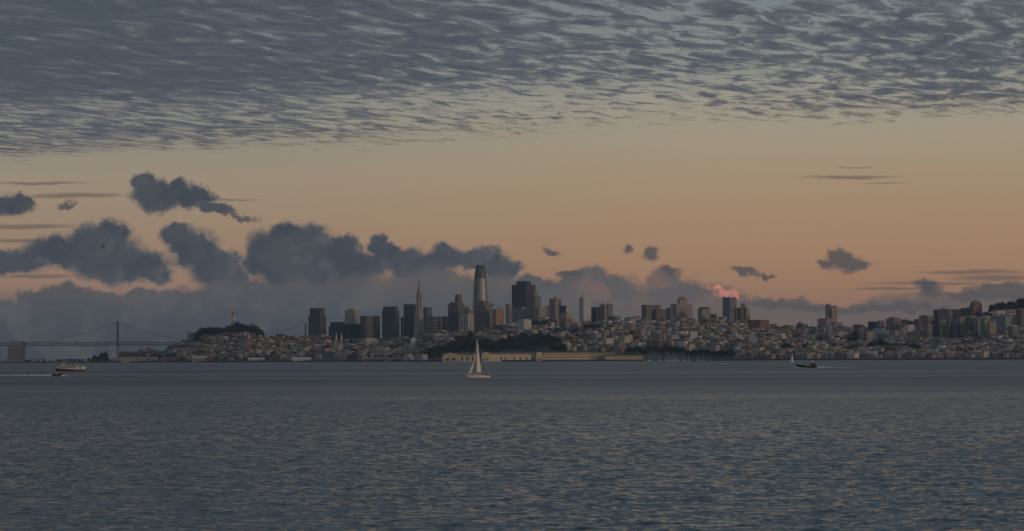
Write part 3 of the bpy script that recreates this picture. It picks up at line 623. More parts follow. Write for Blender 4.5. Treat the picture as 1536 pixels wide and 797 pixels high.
# pyramid tower
def pyramid():
    D = 7650; tip = P(628.4, 415.5, D); s = D/F; zb = 3.0; org = Vector((tip.x, D, zb)); H = tip.z-zb
    root = thing('pyramid_tower', org, 'slender pale pyramid tower tapering to a white-tipped spire', TW)
    mb = MB(); te = GRID-math.atan2(628.4-PX, F); hw = 12.6*s/(math.cos(te)+math.sin(te))*1.0
    L = Vector((-math.cos(GRID), math.sin(GRID), 0)); R = Vector((math.sin(GRID), math.cos(GRID), 0)); cen = Vector((tip.x, D, 0))
    def ring(k, z): return [cen + L*(a*hw*k) + R*(b*hw*k) + Vector((0, 0, z)) for a, b in ((1, -1), (-1, -1), (-1, 1), (1, 1))]
    zs = zb+H*.80; A, B = ring(1.0, zb-3), ring(.21, zs)
    for k in range(4):
        p, q, q2, p2 = A[k], A[(k+1) % 4], B[(k+1) % 4], B[k]
        mb.face([p, q, q2, p2], (.56, .45, .36), [(0, 0), (14, 0), (14*.6, 62), (14*.4, 62)], 0)
    mb.build('shaft', [M['punched']], root, org)
    sp = MB(); T = ring(.012, tip.z); sp.loft([B, T], (.30, .26, .24), smooth=False); ob = sp.build('spire', [M['plain']], root, org)
    cp = MB(); cp.loft([ring(.028, tip.z-7), ring(.01, tip.z+1)], (.8, .8, .78), smooth=False); cp.build('beacon_cap', [M['plain']], ob, org)
    for sgn in (-1, 1):
        wb = MB(); z0, z1 = zb+H*.40, zb+H*.80; k0, k1 = .47, .21
        o0, o1 = cen+L*(sgn*hw*k0), cen+L*(sgn*hw*.45); i1 = cen+L*(sgn*hw*k1*.5); i0 = cen + L*(sgn*hw*k0*.5)
        t = R*2.6; pts = [o0+Vector((0, 0, z0)), o1+Vector((0, 0, z1)), i1+Vector((0, 0, z1)), i0+Vector((0, 0, z0))]
        wb.loft([[p-t for p in pts], [p+t for p in pts]], (.25, .2, .18), smooth=False); wb.build('wing', [M['plain']], root, org)
pyramid()

# tallest rounded glass tower
def tall_tower():
    D = 8200; s = D/F; c0 = P(720.8, 500, D); zb = 3.0; org = Vector((c0.x, D, zb))
    root = thing('glass_skyscraper', org, 'tallest tower, rounded tapering glass shaft with dark crown', TW)
    prof = [(541, 12.1), (490, 11.6), (465, 11.2), (450, 10.9), (438, 10.5), (428, 10.0), (418, 9.1), (410, 8.1), (403, 7.1), (398, 6.2)]
    rot = math.radians(20)
    def ring(px, y):
        z = P(720.8, y, D).z; r = px*s; n = 40; out = []
        for k in range(n):
            a = 2*math.pi*k/n; q = 3.4; cc, ss_ = math.cos(a), math.sin(a)
            rr = r*.93/((abs(cc)**q+abs(ss_)**q)**(1/q)); out.append(Vector((c0.x+rr*math.cos(a+rot), D+rr*math.sin(a+rot), z)))
        return out
    def skin(mb, rows, col):
        R = [ring(w, y) for y, w in rows]
        for i in range(len(R)-1):
            v0, v1 = (R[i][0].z)/4.2, (R[i+1][0].z)/4.2
            for k in range(40):
                mb.face([R[i][k], R[i][(k+1) % 40], R[i+1][(k+1) % 40], R[i+1][k]], col, [(k, v0), (k+1, v0), (k+1, v1), (k, v1)], 0, True)
        return R
    mb = MB(); skin(mb, prof[:7], (.34, .34, .34)); mb.build('shaft', [M['crystal']], root, org, True)
    cb = MB(); R = skin(cb, prof[6:], (.085, .075, .075)); cb.face(R[-1], (.06, .06, .06)); cb.build('crown', [M['piers']], root, org, True)
tall_tower()

# ------------------------------------------------------------------ churches, towers and waterfront
def column_tower():
    D = 7580; b = P(350.5, 492, D); t = P(350.5, 468.5, D); zb = ground(b.x, D); org = Vector((b.x, D, zb)); s = D/F
    root = thing('memorial_tower', org, 'pale fluted cylindrical tower rising above the tree-topped hill', 'tower')
    mb = MB(); r = 2.3*s
    n = 32
    def ring(r, z): return [Vector((b.x+r*(1-.07*(k % 2))*math.cos(2*math.pi*k/n), D+r*(1-.07*(k % 2))*math.sin(2*math.pi*k/n), z)) for k in range(n)]
    mb.loft([ring(r*1.02, zb-2), ring(r*.97, t.z-9)], (.52, .42, .33), smooth=False); mb.build('shaft', [M['plain']], root, org)
    mb = MB(); mb.box(b.x-r*1.3, b.x+r*1.3, D-r*1.3, D+r*1.3, zb-2, zb+9, (.45, .38, .3)); mb.build('plinth', [M['plain']], root, org)
    mb = MB(); mb.loft([ring(r*.96, t.z-9), ring(r*.96, t.z-1)], (.2, .17, .15), smooth=False); mb.build('arcade', [M['piers']], root, org)
    mb = MB(); mb.loft([ring(r*1.0, t.z-1), ring(r*.8, t.z+1.2)], (.45, .37, .3), smooth=False); mb.build('cornice', [M['plain']], root, org)
    mb = MB(); mb.tube((b.x, D, t.z+1), (b.x, D, t.z+7), .25, .15, (.3, .3, .3)); mb.build('flagpole', [M['plain']], root, org)
column_tower()

def church():
    D, _ = find(508, 526); s = D/F; b = P(508, 526, D); zb = ground(b.x, D); org = Vector((b.x, D, zb)); MASK.append((494, 517, 500, 530))
    root = thing('church', org, 'cream church with twin pale spires under the dark downtown slabs', 'church')
    mb = MB(); q = boxpx(mb, 496, 509, 514.5, D+6, zb-3, P(505, 517.5, D).z, (.56, .46, .34), top=False); mb.build('nave', [M['house'], M['roof']], root, org)
    mb = MB(); mb.gable(*q, P(505, 517.5, D).z, 4.5, (.3, .24, .2), (.56, .46, .34), 0, 0); mb.build('roof', [M['roof']], root, org)
    for px in (504.6, 512.6):
        mb = MB(); c = P(px, 520, D-2); r = 1.25*s; z1 = P(px, 510, D).z
        mb.box(c.x-r, c.x+r, c.y-r, c.y+r, zb-2, z1, (.55, .5, .43)); tw = mb.build('bell_tower', [M['piers']], root, org)
        mb = MB(); zt = P(px, 498.5, D).z; mb.loft([[(c.x+a*r, c.y+e*r, z1) for a, e in ((-1, -1), (1, -1), (1, 1), (-1, 1))], [(c.x+a*.15, c.y+e*.15, zt) for a, e in ((-1, -1), (1, -1), (1, 1), (-1, 1))]], (.6, .57, .5), smooth=False)
        mb.build('spire', [M['plain']], tw, org)
church()

def arch_pavilion():
    D, _ = find(620, 517); b = P(620, 517, D); zb = ground(b.x, D); s = D/F; org = Vector((b.x, D, zb)); MASK.append((613, 627, 506, 522))
    root = thing('arched_hall', org, 'small white hall with pointed arch front above the shore buildings', 'hall')
    prof = [(-4.4, 0), (-4.3, 3), (-3.6, 6), (-2.5, 8.2), (-1.2, 9.7), (0, 10.3), (1.2, 9.7), (2.5, 8.2), (3.6, 6), (4.3, 3), (4.4, 0)]
    mb = MB(); mb.loft([[(b.x+x*s, y, zb+z*s) for x, z in prof] for y in (D, D+22)], (.72, .68, .60), smooth=False); mb.build('vault', [M['plain']], root, org)
    mb = MB(); mb.box(b.x-4.7*s, b.x+4.7*s, D-2, D+24, zb-12, zb+.1, (.07, .07, .08)); mb.build('base', [M['plain']], root, org)
arch_pavilion()

def shed(label, xl, xr, yr, ye, yb, D, col, roofcol=(.10, .06, .05), depth=26, mat='house', gables=(), rows=None, name='pier_shed', doors=(), cat='pier shed', bay=4.5, fl=5):
    zb = 2.6; a, b = P(xl, yb, D), P(xr, yb, D); ze, zr = P((xl+xr)/2, ye, D).z, P((xl+xr)/2, yr, D).z
    org = Vector(((a.x+b.x)/2, D, zb)); root = thing(name, org, label, cat); MASK.append((xl-2, xr+2, yr, 545))
    mb = MB(); mb.box(a.x, b.x, D, D+depth, zb-3, ze, col, bay=bay, fl=fl); mb.build('wall', [M[mat]], root, org)
    A, B, Cc, E = Vector((a.x, D, 0)), Vector((b.x, D, 0)), Vector((b.x, D+depth, 0)), Vector((a.x, D+depth, 0))
    mb = MB(); mb.gable(A, B, Cc, E, ze+.25, zr-ze, roofcol, col, 0, 1, over=.8); mb.build('roof', [M['roof'], M['plain']], root, org)
    for g0, g1, gy in gables:
        p, q = P(g0, yb, D), P(g1, yb, D); mb = MB(); w = (q.x-p.x); zt = P(g0, gy, D).z
        for yy0, yy1 in ((D-2.5, D+depth*.5),):
            mb.loft([[(p.x, y, zb-3), (q.x, y, zb-3), (q.x, y, ze+.6), ((p.x+q.x)/2, y, zt), (p.x, y, ze+.6)] for y in (yy0, yy1)], tuple(v*.92 for v in col), smooth=False)
        gg = mb.build('gable_front', [M['plain']], root, org)
        for k in (.3, .7):
            mb = MB(); xc = p.x+w*k; mb.box(xc-w*.1, xc+w*.1, D-2.75, D-2.4, zb, zb+6, (.05, .04, .035)); mb.build('doorway', [M['plain']], gg, org)
    for d0, d1, dy in doors:
        p, q = P(d0, yb, D), P(d1, yb, D); mb = MB(); mb.box(p.x, q.x, D-.3, D+.2, zb, P(d0, dy, D).z, (.05, .04, .035)); mb.build('doorway', [M['plain']], root, org)
    return root
YEL = (.65, .52, .35)
shed('long pale shed with gabled left end, leftmost of the waterfront pier buildings', 664, 722, 529.8, 533.2, 540.8, 6320, (.46, .38, .26), (.16, .13, .10), gables=[(664, 688, 529)], doors=[(x, x+2.5, 535.8) for x in (692, 700, 708, 715)], mat='plain')
shed('yellow shed with a gabled left front, right of the sailing boat mast', 723, 803, 528.3, 531.6, 540.5, 6310, YEL, (.17, .10, .08), gables=[(723, 735, 528)], doors=[(x, x+2, 536) for x in (751, 757.5, 770, 779.5, 789, 798)], mat='plain')
shed('long yellow two-row-window barracks, brightest building on the waterfront', 814, 886, 527.6, 529.6, 540, 6300, YEL, (.14, .07, .055), gables=[(804.5, 813, 528)], mat='punched', bay=7.5, fl=7.5, name='barracks', cat='barracks')
shed('cream barracks wing right of the brightest yellow barracks', 887, 922, 527.8, 529.8, 540, 6320, (.48, .40, .30), (.14, .07, .055), mat='punched', bay=5, fl=8)
shed('long low yellow shed with small windows, rightmost pier shed by the marina', 907, 965, 532.3, 534, 539.6, 6300, (.56, .45, .29), (.10, .07, .06), mat='punched', depth=18, bay=7, fl=9)
shed('long white-roofed shed at the shore below the tree-topped hill', 372, 397, 537, 539, 543.8, 6960, (.35, .33, .3), (.6, .6, .58))
shed('white pier shed on the shore left of the twin-spired church', 440, 466, 536.3, 538, 543.5, 6860, (.6, .58, .54), (.55, .54, .52))
shed('tan-roofed shore shed under the grey apartment tower', 288, 311, 533.8, 537, 543.8, 7070, (.3, .26, .21), (.42, .34, .25))
shed('dark brown shore warehouse left of the tan-roofed shed', 243, 272, 535.5, 538.5, 544, 7140, (.12, .095, .085), (.09, .075, .07))
shed('long dark red-brown warehouse on the left shore beside the observation wheel', 178, 212, 527.5, 530, 541, 7320, (.07, .045, .043), (.055, .038, .037), depth=40)
shed('pale low quay building in front of the red-brown warehouse', 181, 235, 535.5, 538, 544.2, 7230, (.34, .29, .26), (.2, .17, .16))
shed('pinkish quay building at the foot of the observation wheel', 166, 180.5, 537, 539, 544.4, 7280, (.40, .32, .29), (.3, .26, .24))
shed('long low grey shed at shore right of the dark navy building', 545, 575, 536.5, 538.5, 543, 6650, (.17, .15, .145), (.2, .185, .17))
shed('low brown-roofed shore shed left of the white square house', 576, 602, 536.8, 538.6, 542.8, 6580, (.16, .15, .14), (.22, .2, .18))
shed('low grey pier building at the far left below the bridge anchorage', 2, 44, 539.5, 541.5, 545.3, 7420, (.25, .22, .21), (.13, .12, .12))
shed('whitish low pier building right of the bridge anchorage', 44, 60, 538.8, 541, 545, 7410, (.42, .41, .39), (.2, .2, .2))
shed('second pale low pier building behind the tour boat', 68, 88, 539.5, 541.5, 545, 7400, (.36, .36, .35), (.28, .28, .28))
shed('long quay building with dark roof behind the tour boat stern', 90, 125, 539, 541.3, 545, 7400, (.28, .27, .26), (.08, .08, .09))
def round_arch_hall():
    D = 7380; s = D/F; a = P(126, 544.8, D); b = P(139.5, 544.8, D); org = Vector(((a.x+b.x)/2, D, 2.6)); zt = P(132, 536, D).z; MASK.append((124, 142, 530, 548))
    root = thing('pier_hall', org, 'white pier hall with one big dark round archway', 'pier hall')
    n = 10; cx = (a.x+b.x)/2; w = (b.x-a.x)/2
    mb = MB(); prof = [(-w, 0), (w, 0), (w, (zt-2.6)*.6)]+[(w*math.cos(math.pi*k/n)*.8, (zt-2.6)*(.6+.4*math.sin(math.pi*k/n))) for k in range(1, n)]+[(-w, (zt-2.6)*.6)]
    mb.loft([[(cx+x, y, 2.6+z) for x, z in prof] for y in (D, D+30)], (.45, .45, .42), smooth=False); mb.build('hall', [M['plain']], root, org)
    mb = MB(); mb.loft([[(cx+2.6*s*math.cos(math.pi*2*k/16), y, 2.6+3.7*s*.9+2.4*s*math.sin(math.pi*2*k/16)) for k in range(16)] for y in (D-.4, D+.2)], (.03, .03, .03), smooth=False); mb.build('archway', [M['plain']], root, org)
round_arch_hall()

def wheel():
    D = 7300; s = D/F; c = P(170, 528, D); org = Vector((c.x, D, 3)); ca = math.cos(math.radians(52)); sa = math.sin(math.radians(52)); R = 10*s
    root = thing('observation_wheel', org, 'white observation wheel seen at a slant on the left shore', 'ferris wheel')
    pt = lambda a, o=0.0: Vector((c.x+R*math.cos(a)*ca+o*sa, D+R*math.cos(a)*sa-o*ca, c.z+R*math.sin(a)))
    for o in (-1.2, 1.2):
        mb = MB(); mb.path([pt(2*math.pi*k/36, o) for k in range(37)], .38, (.6, .6, .6)); mb.build('rim', [M['plain']], root, org)
    for k in range(12):
        mb = MB(); mb.tube(c, pt(2*math.pi*k/12), .14, .14, (.55, .55, .55), 5); mb.build('spoke', [M['plain']], root, org)
        mb = MB(); p = pt(2*math.pi*(k+.5)/12); mb.lathe((p.x, p.y), [(.4, p.z-2.4), (1.1, p.z-1.9), (1.15, p.z-.6), (.7, p.z), (.1, p.z+.1)], (.55, .55, .56), 8); mb.build('cabin', [M['plain']], root, org)
    for x in (-7, 7):
        mb = MB(); mb.tube((c.x+x*ca, D+x*sa, 2), c, .6, .4, (.6, .6, .6)); mb.build('support_leg', [M['plain']], root, org)
    mb = MB(); mb.tube(c-Vector((sa*2, -ca*2, 0)), c+Vector((sa*2, -ca*2, 0)), 1.2, 1.2, (.5, .5, .5), 10); mb.build('hub', [M['plain']], root, org)
wheel()

def bridge():
    D = 9800; s = D/F; g = (.085, .09, .10); org = P(176.5, 545, D); org.z = 0
    root = thing('suspension_bridge', org, 'long grey double-deck suspension bridge fading into haze behind the left shore', 'bridge')
    for px in (176.6, 458.3):
        mb = MB(); top = P(px, 482.3 if px < 300 else 485.3, D).z; c = P(px, 500, D)
        for dy in (-10, 10):
            mb.loft([[(c.x+a*w, D+dy+b*w, z) for a, b in ((-1, -1), (1, -1), (1, 1), (-1, 1))] for w, z in ((3.6, -3), (3.2, 60), (2.6, top))], g, smooth=False)
        for z0 in (72, 95, 118, 141):
            mb.tube((c.x, D-10, z0-8), (c.x, D+10, z0+8), 1, 1, g, 5); mb.tube((c.x, D+10, z0-8), (c.x, D-10, z0+8), 1, 1, g, 5)
        mb.box(c.x-3, c.x+3, D-12, D+12, top-4, top+.2, g); mb.build('tower', [M['plain']], root, org)
    x0, x1 = P(-60, 516, D).x, P(620, 516, D).x
    for y0, y1 in ((513.4, 514.7), (517.0, 518.6)):
        mb = MB(); mb.box(x0, x1, D-10, D+10, P(176, y1, D).z, P(176, y0, D).z, g); mb.build('deck', [M['plain']], root, org)
    mb = MB(); za, zb_ = P(176, 517, D).z, P(176, 514.7, D).z; n = 150
    for k in range(n):
        xa, xb = x0+(x1-x0)*k/n, x0+(x1-x0)*(k+1)/n
        for yy in (D-9.6, D+9.6): mb.tube((xa, yy, za if k % 2 else zb_), (xb, yy, zb_ if k % 2 else za), .3, .3, g, 4, cap=False)
    mb.build('stiffening_truss', [M['plain']], root, org)
    for yy in (-10, 10):
        pts = []
        for px in list(range(40, 177, 8))+[176.6]:
            t = (px-40)/136.6; y = 513.5-(513.5-483)*t**1.75
            pts.append(P(px, y, D+yy))
        mb = MB(); mb.path(pts, .65, g, 5); mb.build('main_cable', [M['plain']], root, org)
        pts = [P(176.6+281.7*k/40, 512.5-28*(2*k/40-1)**2-(1.3 if k < 20 else 0)*abs(2*k/40-1), D+yy) for k in range(41)]
        mb = MB(); mb.path(pts, .65, g, 5); mb.build('main_cable', [M['plain']], root, org)
    a, b = P(13, 520, D), P(37, 520, D); mb = MB(); zt = P(25, 517.8, D).z
    mb.box(a.x, b.x-10, D-20, D+20, -3, zt, (.15, .13, .135)); mb.box(b.x-10, b.x, D-17, D+17, -3, P(25, 513, D).z, (.11, .11, .12)); an = mb.build('anchorage', [M['plain']], root, org)
    mb = MB(); mb.box(a.x+3, b.x-11, D-21, D+21, zt+.02, P(25, 512, D).z, (.2, .19, .19)); mb.build('cable_housing', [M['plain']], an, org)
bridge()

# ------------------------------------------------------------------ trees
def crown_mesh(kind, seed):
    r = random.Random(seed); mb = MB(); lobes = []
    if kind == 'broad':
        for _ in range(9):
            a = r.uniform(0, 6.28); d = r.uniform(0, .55); lobes.append((d*math.cos(a), d*math.sin(a), r.uniform(.38, .8), r.uniform(.22, .4), r.uniform(.16, .27)))
    elif kind == 'round':
        for _ in range(8):
            a = r.uniform(0, 6.28); d = r.uniform(0, .36); lobes.append((d*math.cos(a), d*math.sin(a), r.uniform(.3, .82), r.uniform(.2, .33), r.uniform(.16, .26)))
    else:
        for k in range(8):
            h = .2+.75*k/7; w = .32*(1-.8*k/7)+.05; a = r.uniform(0, 6.28); lobes.append((w*.4*math.cos(a), w*.4*math.sin(a), h, w, .13))
    cols = [(.018, .028, .024), (.028, .040, .032), (.014, .022, .021), (.036, .046, .034)]
    for lx, ly, lz, lr, lh in lobes:
        c = r.choice(cols)
        for _ in range(60):
            v = Vector((r.gauss(0, 1), r.gauss(0, 1), r.gauss(0, 1))).normalized()*r.uniform(.55, 1.08)
            p = Vector((lx+v.x*lr, ly+v.y*lr, lz+v.z*lh)); q = Vector((r.gauss(0, 1), r.gauss(0, 1), r.gauss(0, 1))).normalized()
            t1 = q.orthogonal().normalized(); t2 = q.cross(t1); sz = r.uniform(.045, .10)
            k = r.uniform(.75, 1.3); mb.face([p+t1*sz, p+t2*sz*.7, p-t1*sz, p-t2*sz*.8], tuple(x*k for x in c))
    return mb
TREES = {}
for kind in ('broad', 'round', 'tall'):
    for i in range(3):
        cm = crown_mesh(kind, 40+i+len(kind)*7)
        mb = MB(); mb.tube((0, 0, -.05), (.01, .02, .45), .035, .022, (.06, .05, .04), 6)
        for k in range(4):
            a = k*1.57+i; mb.tube((.01, .02, .3), (.22*math.cos(a), .22*math.sin(a), .55), .016, .008, (.06, .05, .04), 5)
        TREES.setdefault(kind, []).append((cm, mb))
PROTO = {}
ntree = 0
def tree(px, D, h, kind, label, group, name='tree', wid=1.0):
    global ntree; ntree += 1
    x = P(px, 510, D).x; z = ground(x, D); i = random.randrange(3)
    if (kind, i) not in PROTO:
        t = thing(name, (x, D, z), label, 'tree', group); cm, tm = TREES[kind][i]
        cm.build('crown', [M['leaf']], t, (0, 0, 0)); tm.build('trunk', [M['bark']], t, (0, 0, 0)); PROTO[(kind, i)] = t
    else:
        t = copy_tree(PROTO[(kind, i)]); t.name = name; t.location = (x, D, z); tag(t, label, 'tree', group)
    t.scale = (h*wid, h*wid, h); t.rotation_euler = (0, 0, random.uniform(0, 6.28))
TOPS = []; MASK.append((962, 1104, 521, 541)); MASK.append((640, 846, 528, 545))
def grove(n, top, bottom, h, label, group, kinds=('broad', 'round'), step=None, hh=(.8, 1.2)):
    xs = [p[0] for p in top]; x0, x1 = xs[0], xs[-1]; TOPS.append((top, bottom))
    for k in range(n):
        px = x0+(x1-x0)*(k*0.61803 % 1.0); yt, yb = interp(px, top)+random.uniform(-2.0, 4.0), interp(px, bottom)
        hp = h*random.uniform(*hh)
        f = 0 if k % 2 == 0 else random.random()**.8
        yb_ = min(yt+hp, yb); base = yb_ + (yb-yb_)*f
        D, t = find(px, base); hm = hp*D/F
        if f == 0:
            x = P(px, 510, D).x; zg = ground(x, D); hm = max(.6*hm, min(1.6*hm, P(px, yt, D).z - zg))
        tree(px, D, hm, random.choice(kinds), label, group, wid=random.uniform(.9, 1.25))
grove(40, [(298, 500), (304, 494), (314, 490.5), (320, 493), (326, 492), (336, 495), (342, 489), (348, 485), (356, 483.5), (364, 485.5), (371, 487), (377, 493), (384, 497), (390, 501), (396, 505.5)],
      [(298, 508), (312, 505), (330, 503), (345, 501), (370, 502), (385, 506.5), (396, 508)], 9.5, 'dark evergreen in the grove crowning the hill around the fluted tower', 'trees on the tower hill', hh=(.6, 1.6))
grove(72, [(641, 532), (646, 522), (664, 518), (678, 510), (690, 504.5), (704, 503), (718, 506.5), (734, 509.5), (744, 513), (756, 508), (766, 503.5), (780, 501.5), (800, 500.5), (820, 501), (834, 507), (841, 520), (846, 528)],
      [(641, 539), (664, 537), (690, 531), (840, 531), (846, 533)], 13.5, 'dark tree in the dense grove on the bluff behind the pier sheds', 'trees on the dark bluff')
grove(8, [(797, 481), (803, 478.5), (812, 480.5), (830, 481)], [(797, 490), (830, 491)], 9, 'dark tree in the clump below the beige ribbed block', 'trees below the beige ribbed block')
grove(10, [(820, 494), (835, 491), (850, 492.5), (868, 494)], [(820, 500), (868, 502)], 8, 'dark tree in the band below the stepped cream apartment block', 'trees below the stepped cream block')
grove(7, [(878, 486), (888, 484.5), (900, 490)], [(878, 496), (900, 499)], 9, 'dark tree in the clump under the bright cream gridded tower', 'trees under the gridded tower')
grove(34, [(936, 525), (950, 520.5), (962, 520), (978, 520), (990, 518.5), (1008, 518), (1022, 520), (1034, 525), (1048, 525), (1058, 520), (1064, 520), (1070, 526), (1080, 524), (1098, 524), (1106, 530)],
      [(936, 530), (960, 533), (1000, 534), (1060, 537), (1106, 538)], 10, 'dark tree in the long waterfront belt behind the marina masts', 'trees behind the marina')
grove(4, [(1175, 517), (1182, 516), (1189, 521)], [(1175, 524), (1189, 527)], 9, 'dark tree in the clump directly above the small far sailing boat', 'trees above the far sailing boat')
grove(4, [(1204, 518), (1208, 512.5), (1214, 516)], [(1204, 525), (1214, 526)], 10, 'dark tree in the pair of clumps right of the far sailing boat', 'trees right of the far sailing boat', ('tall', 'round'))
grove(12, [(1226, 507.5), (1240, 507), (1256, 505.5), (1264, 507), (1280, 508)], [(1226, 512), (1280, 513)], 7, 'dark tree in the row below the twin-topped tower podium', 'trees below the twin-topped tower')
grove(3, [(1280, 499), (1283, 496), (1287, 504)], [(1280, 511), (1288, 512)], 14, 'tall dark conifer standing left of the beige apartment slab', 'tall conifers', ('tall',))
grove(5, [(1268, 521), (1276, 519), (1287, 522)], [(1268, 525), (1287, 526)], 7, 'dark round tree low on the slope under the beige apartment slab', 'trees under the beige slab')
grove(12, [(1303, 514), (1312, 511), (1320, 506), (1328, 509), (1334, 513), (1341, 518)], [(1303, 523), (1322, 524), (1341, 525)], 10, 'dark tree in the large clump left of the cream slender block', 'trees left of the cream slender block')
grove(20, [(1487, 459.5), (1494, 456), (1505, 454), (1514, 452.5), (1526, 449.5), (1540, 449), (1556, 447)], [(1487, 468), (1512, 469), (1556, 467)], 12, 'dark tree in the wood crowning the hill at the right edge', 'trees on the right hilltop')
grove(6, [(1464, 471), (1472, 470), (1480, 472), (1488, 468)], [(1464, 476), (1488, 476)], 7, 'dark tree in the gap between brick tower and white low row', 'trees beside the brick tower')
grove(8, [(139, 533), (142, 530.5), (150, 533), (157, 529), (161, 532), (164, 537)], [(139, 544), (164, 544)], 9, 'dark tree in the clump between pier hall and observation wheel', 'trees beside the observation wheel', ('broad', 'tall'))
grove(6, [(1366, 518), (1372, 516), (1378, 520)], [(1366, 525), (1378, 526)], 7, 'dark tree in the clump low under the cream banded block', 'trees under the cream banded block')
grove(14, [(38, 541), (60, 539.5), (75, 537.5), (90, 539), (108, 538), (124, 537)], [(38, 545), (124, 544.5)], 4, 'small dark tree among the low quay buildings on the far left shore', 'trees on the far left shore')
grove(8, [(186, 536), (205, 533), (222, 531), (240, 527), (250, 523)], [(186, 542), (250, 540)], 5, 'small dark tree on the low shore left of the tree-topped hill', 'trees on the low left shore')
grove(4, [(296, 500), (299, 499)], [(296, 512), (299, 512)], 9, 'dark tree beside the grey apartment tower on the left hill', 'trees beside the grey apartment tower', ('tall', 'round'))
ZONES = [(150, 'near the observation wheel'), (250, 'below the tree-topped hill'), (400, 'left of the church'), (515, 'under the downtown slabs'), (600, 'left of the bluff'), (680, 'above the bluff'),
         (840, 'above the barracks'), (925, 'above the marina'), (1040, 'under the tall slab'), (1130, 'above far sailboat'), (1215, 'under the twin-topped tower'), (1290, 'under the ridge slab'), (1395, 'under the brick tower'), (1480, 'at far right')]
def zone(px):
    z = ZONES[0][1]
    for p, nme in ZONES:
        if px >= p: z = nme
    return z
for k in range(40):
    px = random.uniform(250, 1530); t = random.uniform(.05, .95); D, z = gprof(px, t)
    if 640 < px < 845 and t < .8: continue
    tree(px, D, random.uniform(9, 16), random.choice(['broad', 'round', 'tall']), f'dark street tree standing alone among the houses {zone(px)}', f'single trees {zone(px)}', wid=random.uniform(.8, 1.2))

# ------------------------------------------------------------------ hillside houses
PAL = [('white', (.56, .51, .45), 5), ('cream', (.50, .42, .32), 5), ('tan', (.35, .26, .185), 5), ('pinkish', (.38, .275, .235), 4), ('grey', (.27, .255, .245), 4), ('brown', (.15, .11, .085), 5), ('brick-red', (.19, .09, .07), 1), ('blue-grey', (.18, .20, .22), 1)]
PW = [p[2] for p in PAL]
def blocked(px, y):
    for a, b, c, d in MASK:
        if a <= px <= b and c <= y <= d: return True
    for top, bot in TOPS:
        if top[0][0]-1 <= px <= top[-1][0]+1 and interp(px, top)+3 <= y <= interp(px, bot)+1.5: return True
    return False
HS = []
px = 186.0
while px < 1560:
    yt = interp(px, YTOP); ys = topx((px-PX)/F*interp(px, SHORE), interp(px, SHORE), 3)[1]
    y = ys-1.2+random.uniform(-1, .5)
    while y > yt-.5:
        pj = px+random.uniform(-3, 3)
        if not blocked(pj, y) and random.random() < .93:
            D, t = find(pj, y); D += random.uniform(-8, 8)
            s = D/F; big = random.random() < .22
            w = random.uniform(9, 17) if not big else random.uniform(16, 30); d = random.uniform(12, 22) if not big else random.uniform(14, 24); h = random.uniform(7, 11.5) if not big else random.uniform(10, 17)
            x = P(pj, 510, D).x; zg = ground(x, D)
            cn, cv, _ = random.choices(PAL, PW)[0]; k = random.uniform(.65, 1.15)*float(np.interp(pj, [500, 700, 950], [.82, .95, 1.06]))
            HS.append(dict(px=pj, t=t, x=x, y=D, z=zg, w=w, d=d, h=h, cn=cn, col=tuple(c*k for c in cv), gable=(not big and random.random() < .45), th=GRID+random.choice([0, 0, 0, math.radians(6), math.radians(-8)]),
                           along=random.choice('LR'), big=big, roof=random.choice([(.10, .10, .10), (.15, .145, .14), (.20, .19, .18), (.13, .075, .06), (.28, .27, .26)])))
        y -= random.uniform(2.3, 3.9)
    px += random.uniform(4.4, 6.6)
def house_geo(h, walls, roofs):
    th = h['th']; n = Vector((h['x'], h['y'], 0)); z1 = h['z']+h['h']
    q = walls.boxc(n, h['w'], h['d'], th, h['z']-6, z1, h['col'], h['roof'], bay=3.6, fl=3.3, top=False, u0=random.randrange(50))
    rm = 0 if roofs is not walls else 1
    if h['gable']: roofs.gable(*q, z1, random.uniform(2, 3.6), h['roof'], h['col'], rm, rm+1 if roofs is not walls else 2, h['along'])
    else:
        a, b, c, e = q; roofs.face([(p.x, p.y, z1-.4) for p in (b, c, e, a)], h['roof'], None, rm); roofs.hip(a, b, c, e, z1, z1+.5, tuple(min(.7, v*1.1) for v in h['col']), .03, rm)
        if h['big'] and random.random() < .6:
            cen = (a+b+c+e)/4; roofs.box(cen.x-2.5, cen.x+2.5, cen.y-2, cen.y+2, z1-.3, z1+3, h['roof'], rm)
HS.sort(key=lambda h: -(h['w']+h['d'])*h['h'])
ind, rest = HS[:285], HS[285:]
ORD = ['first', 'second', 'third', 'fourth', 'fifth', 'sixth', 'seventh', 'eighth', 'ninth', 'tenth', 'eleventh', 'twelfth']
combo = {}
for h in ind:
    size = 'big' if h['h'] > 14 else ('broad' if h['w'] > 20 else 'plain')
    tier = 'low' if h['t'] < .33 else ('midway' if h['t'] < .7 else 'high')
    h['key'] = (size, h['cn'], 'gabled' if h['gable'] else 'flat-roofed', tier, zone(h['px'])); combo.setdefault(h['key'], []).append(h)
for key, L in combo.items():
    L.sort(key=lambda h: h['px']); size, cn, rf, tier, zn = key
    for i, h in enumerate(L):
        lab = f'{size} {cn} {rf} house {tier} on the slope {zn}'
        if 1 < len(L) <= 12: lab += f', {ORD[i]} from left'
        h['label'] = lab; h['group'] = f'houses {tier} on the slope {zn}'
for h in ind:
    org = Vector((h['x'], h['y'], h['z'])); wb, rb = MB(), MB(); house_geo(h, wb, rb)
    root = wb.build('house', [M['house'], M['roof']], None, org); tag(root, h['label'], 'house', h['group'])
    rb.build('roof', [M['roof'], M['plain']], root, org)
mb = MB()
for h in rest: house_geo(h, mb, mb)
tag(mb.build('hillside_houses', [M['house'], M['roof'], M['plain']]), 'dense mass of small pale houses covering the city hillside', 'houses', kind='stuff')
gm = MB(); rr = random.Random(77)
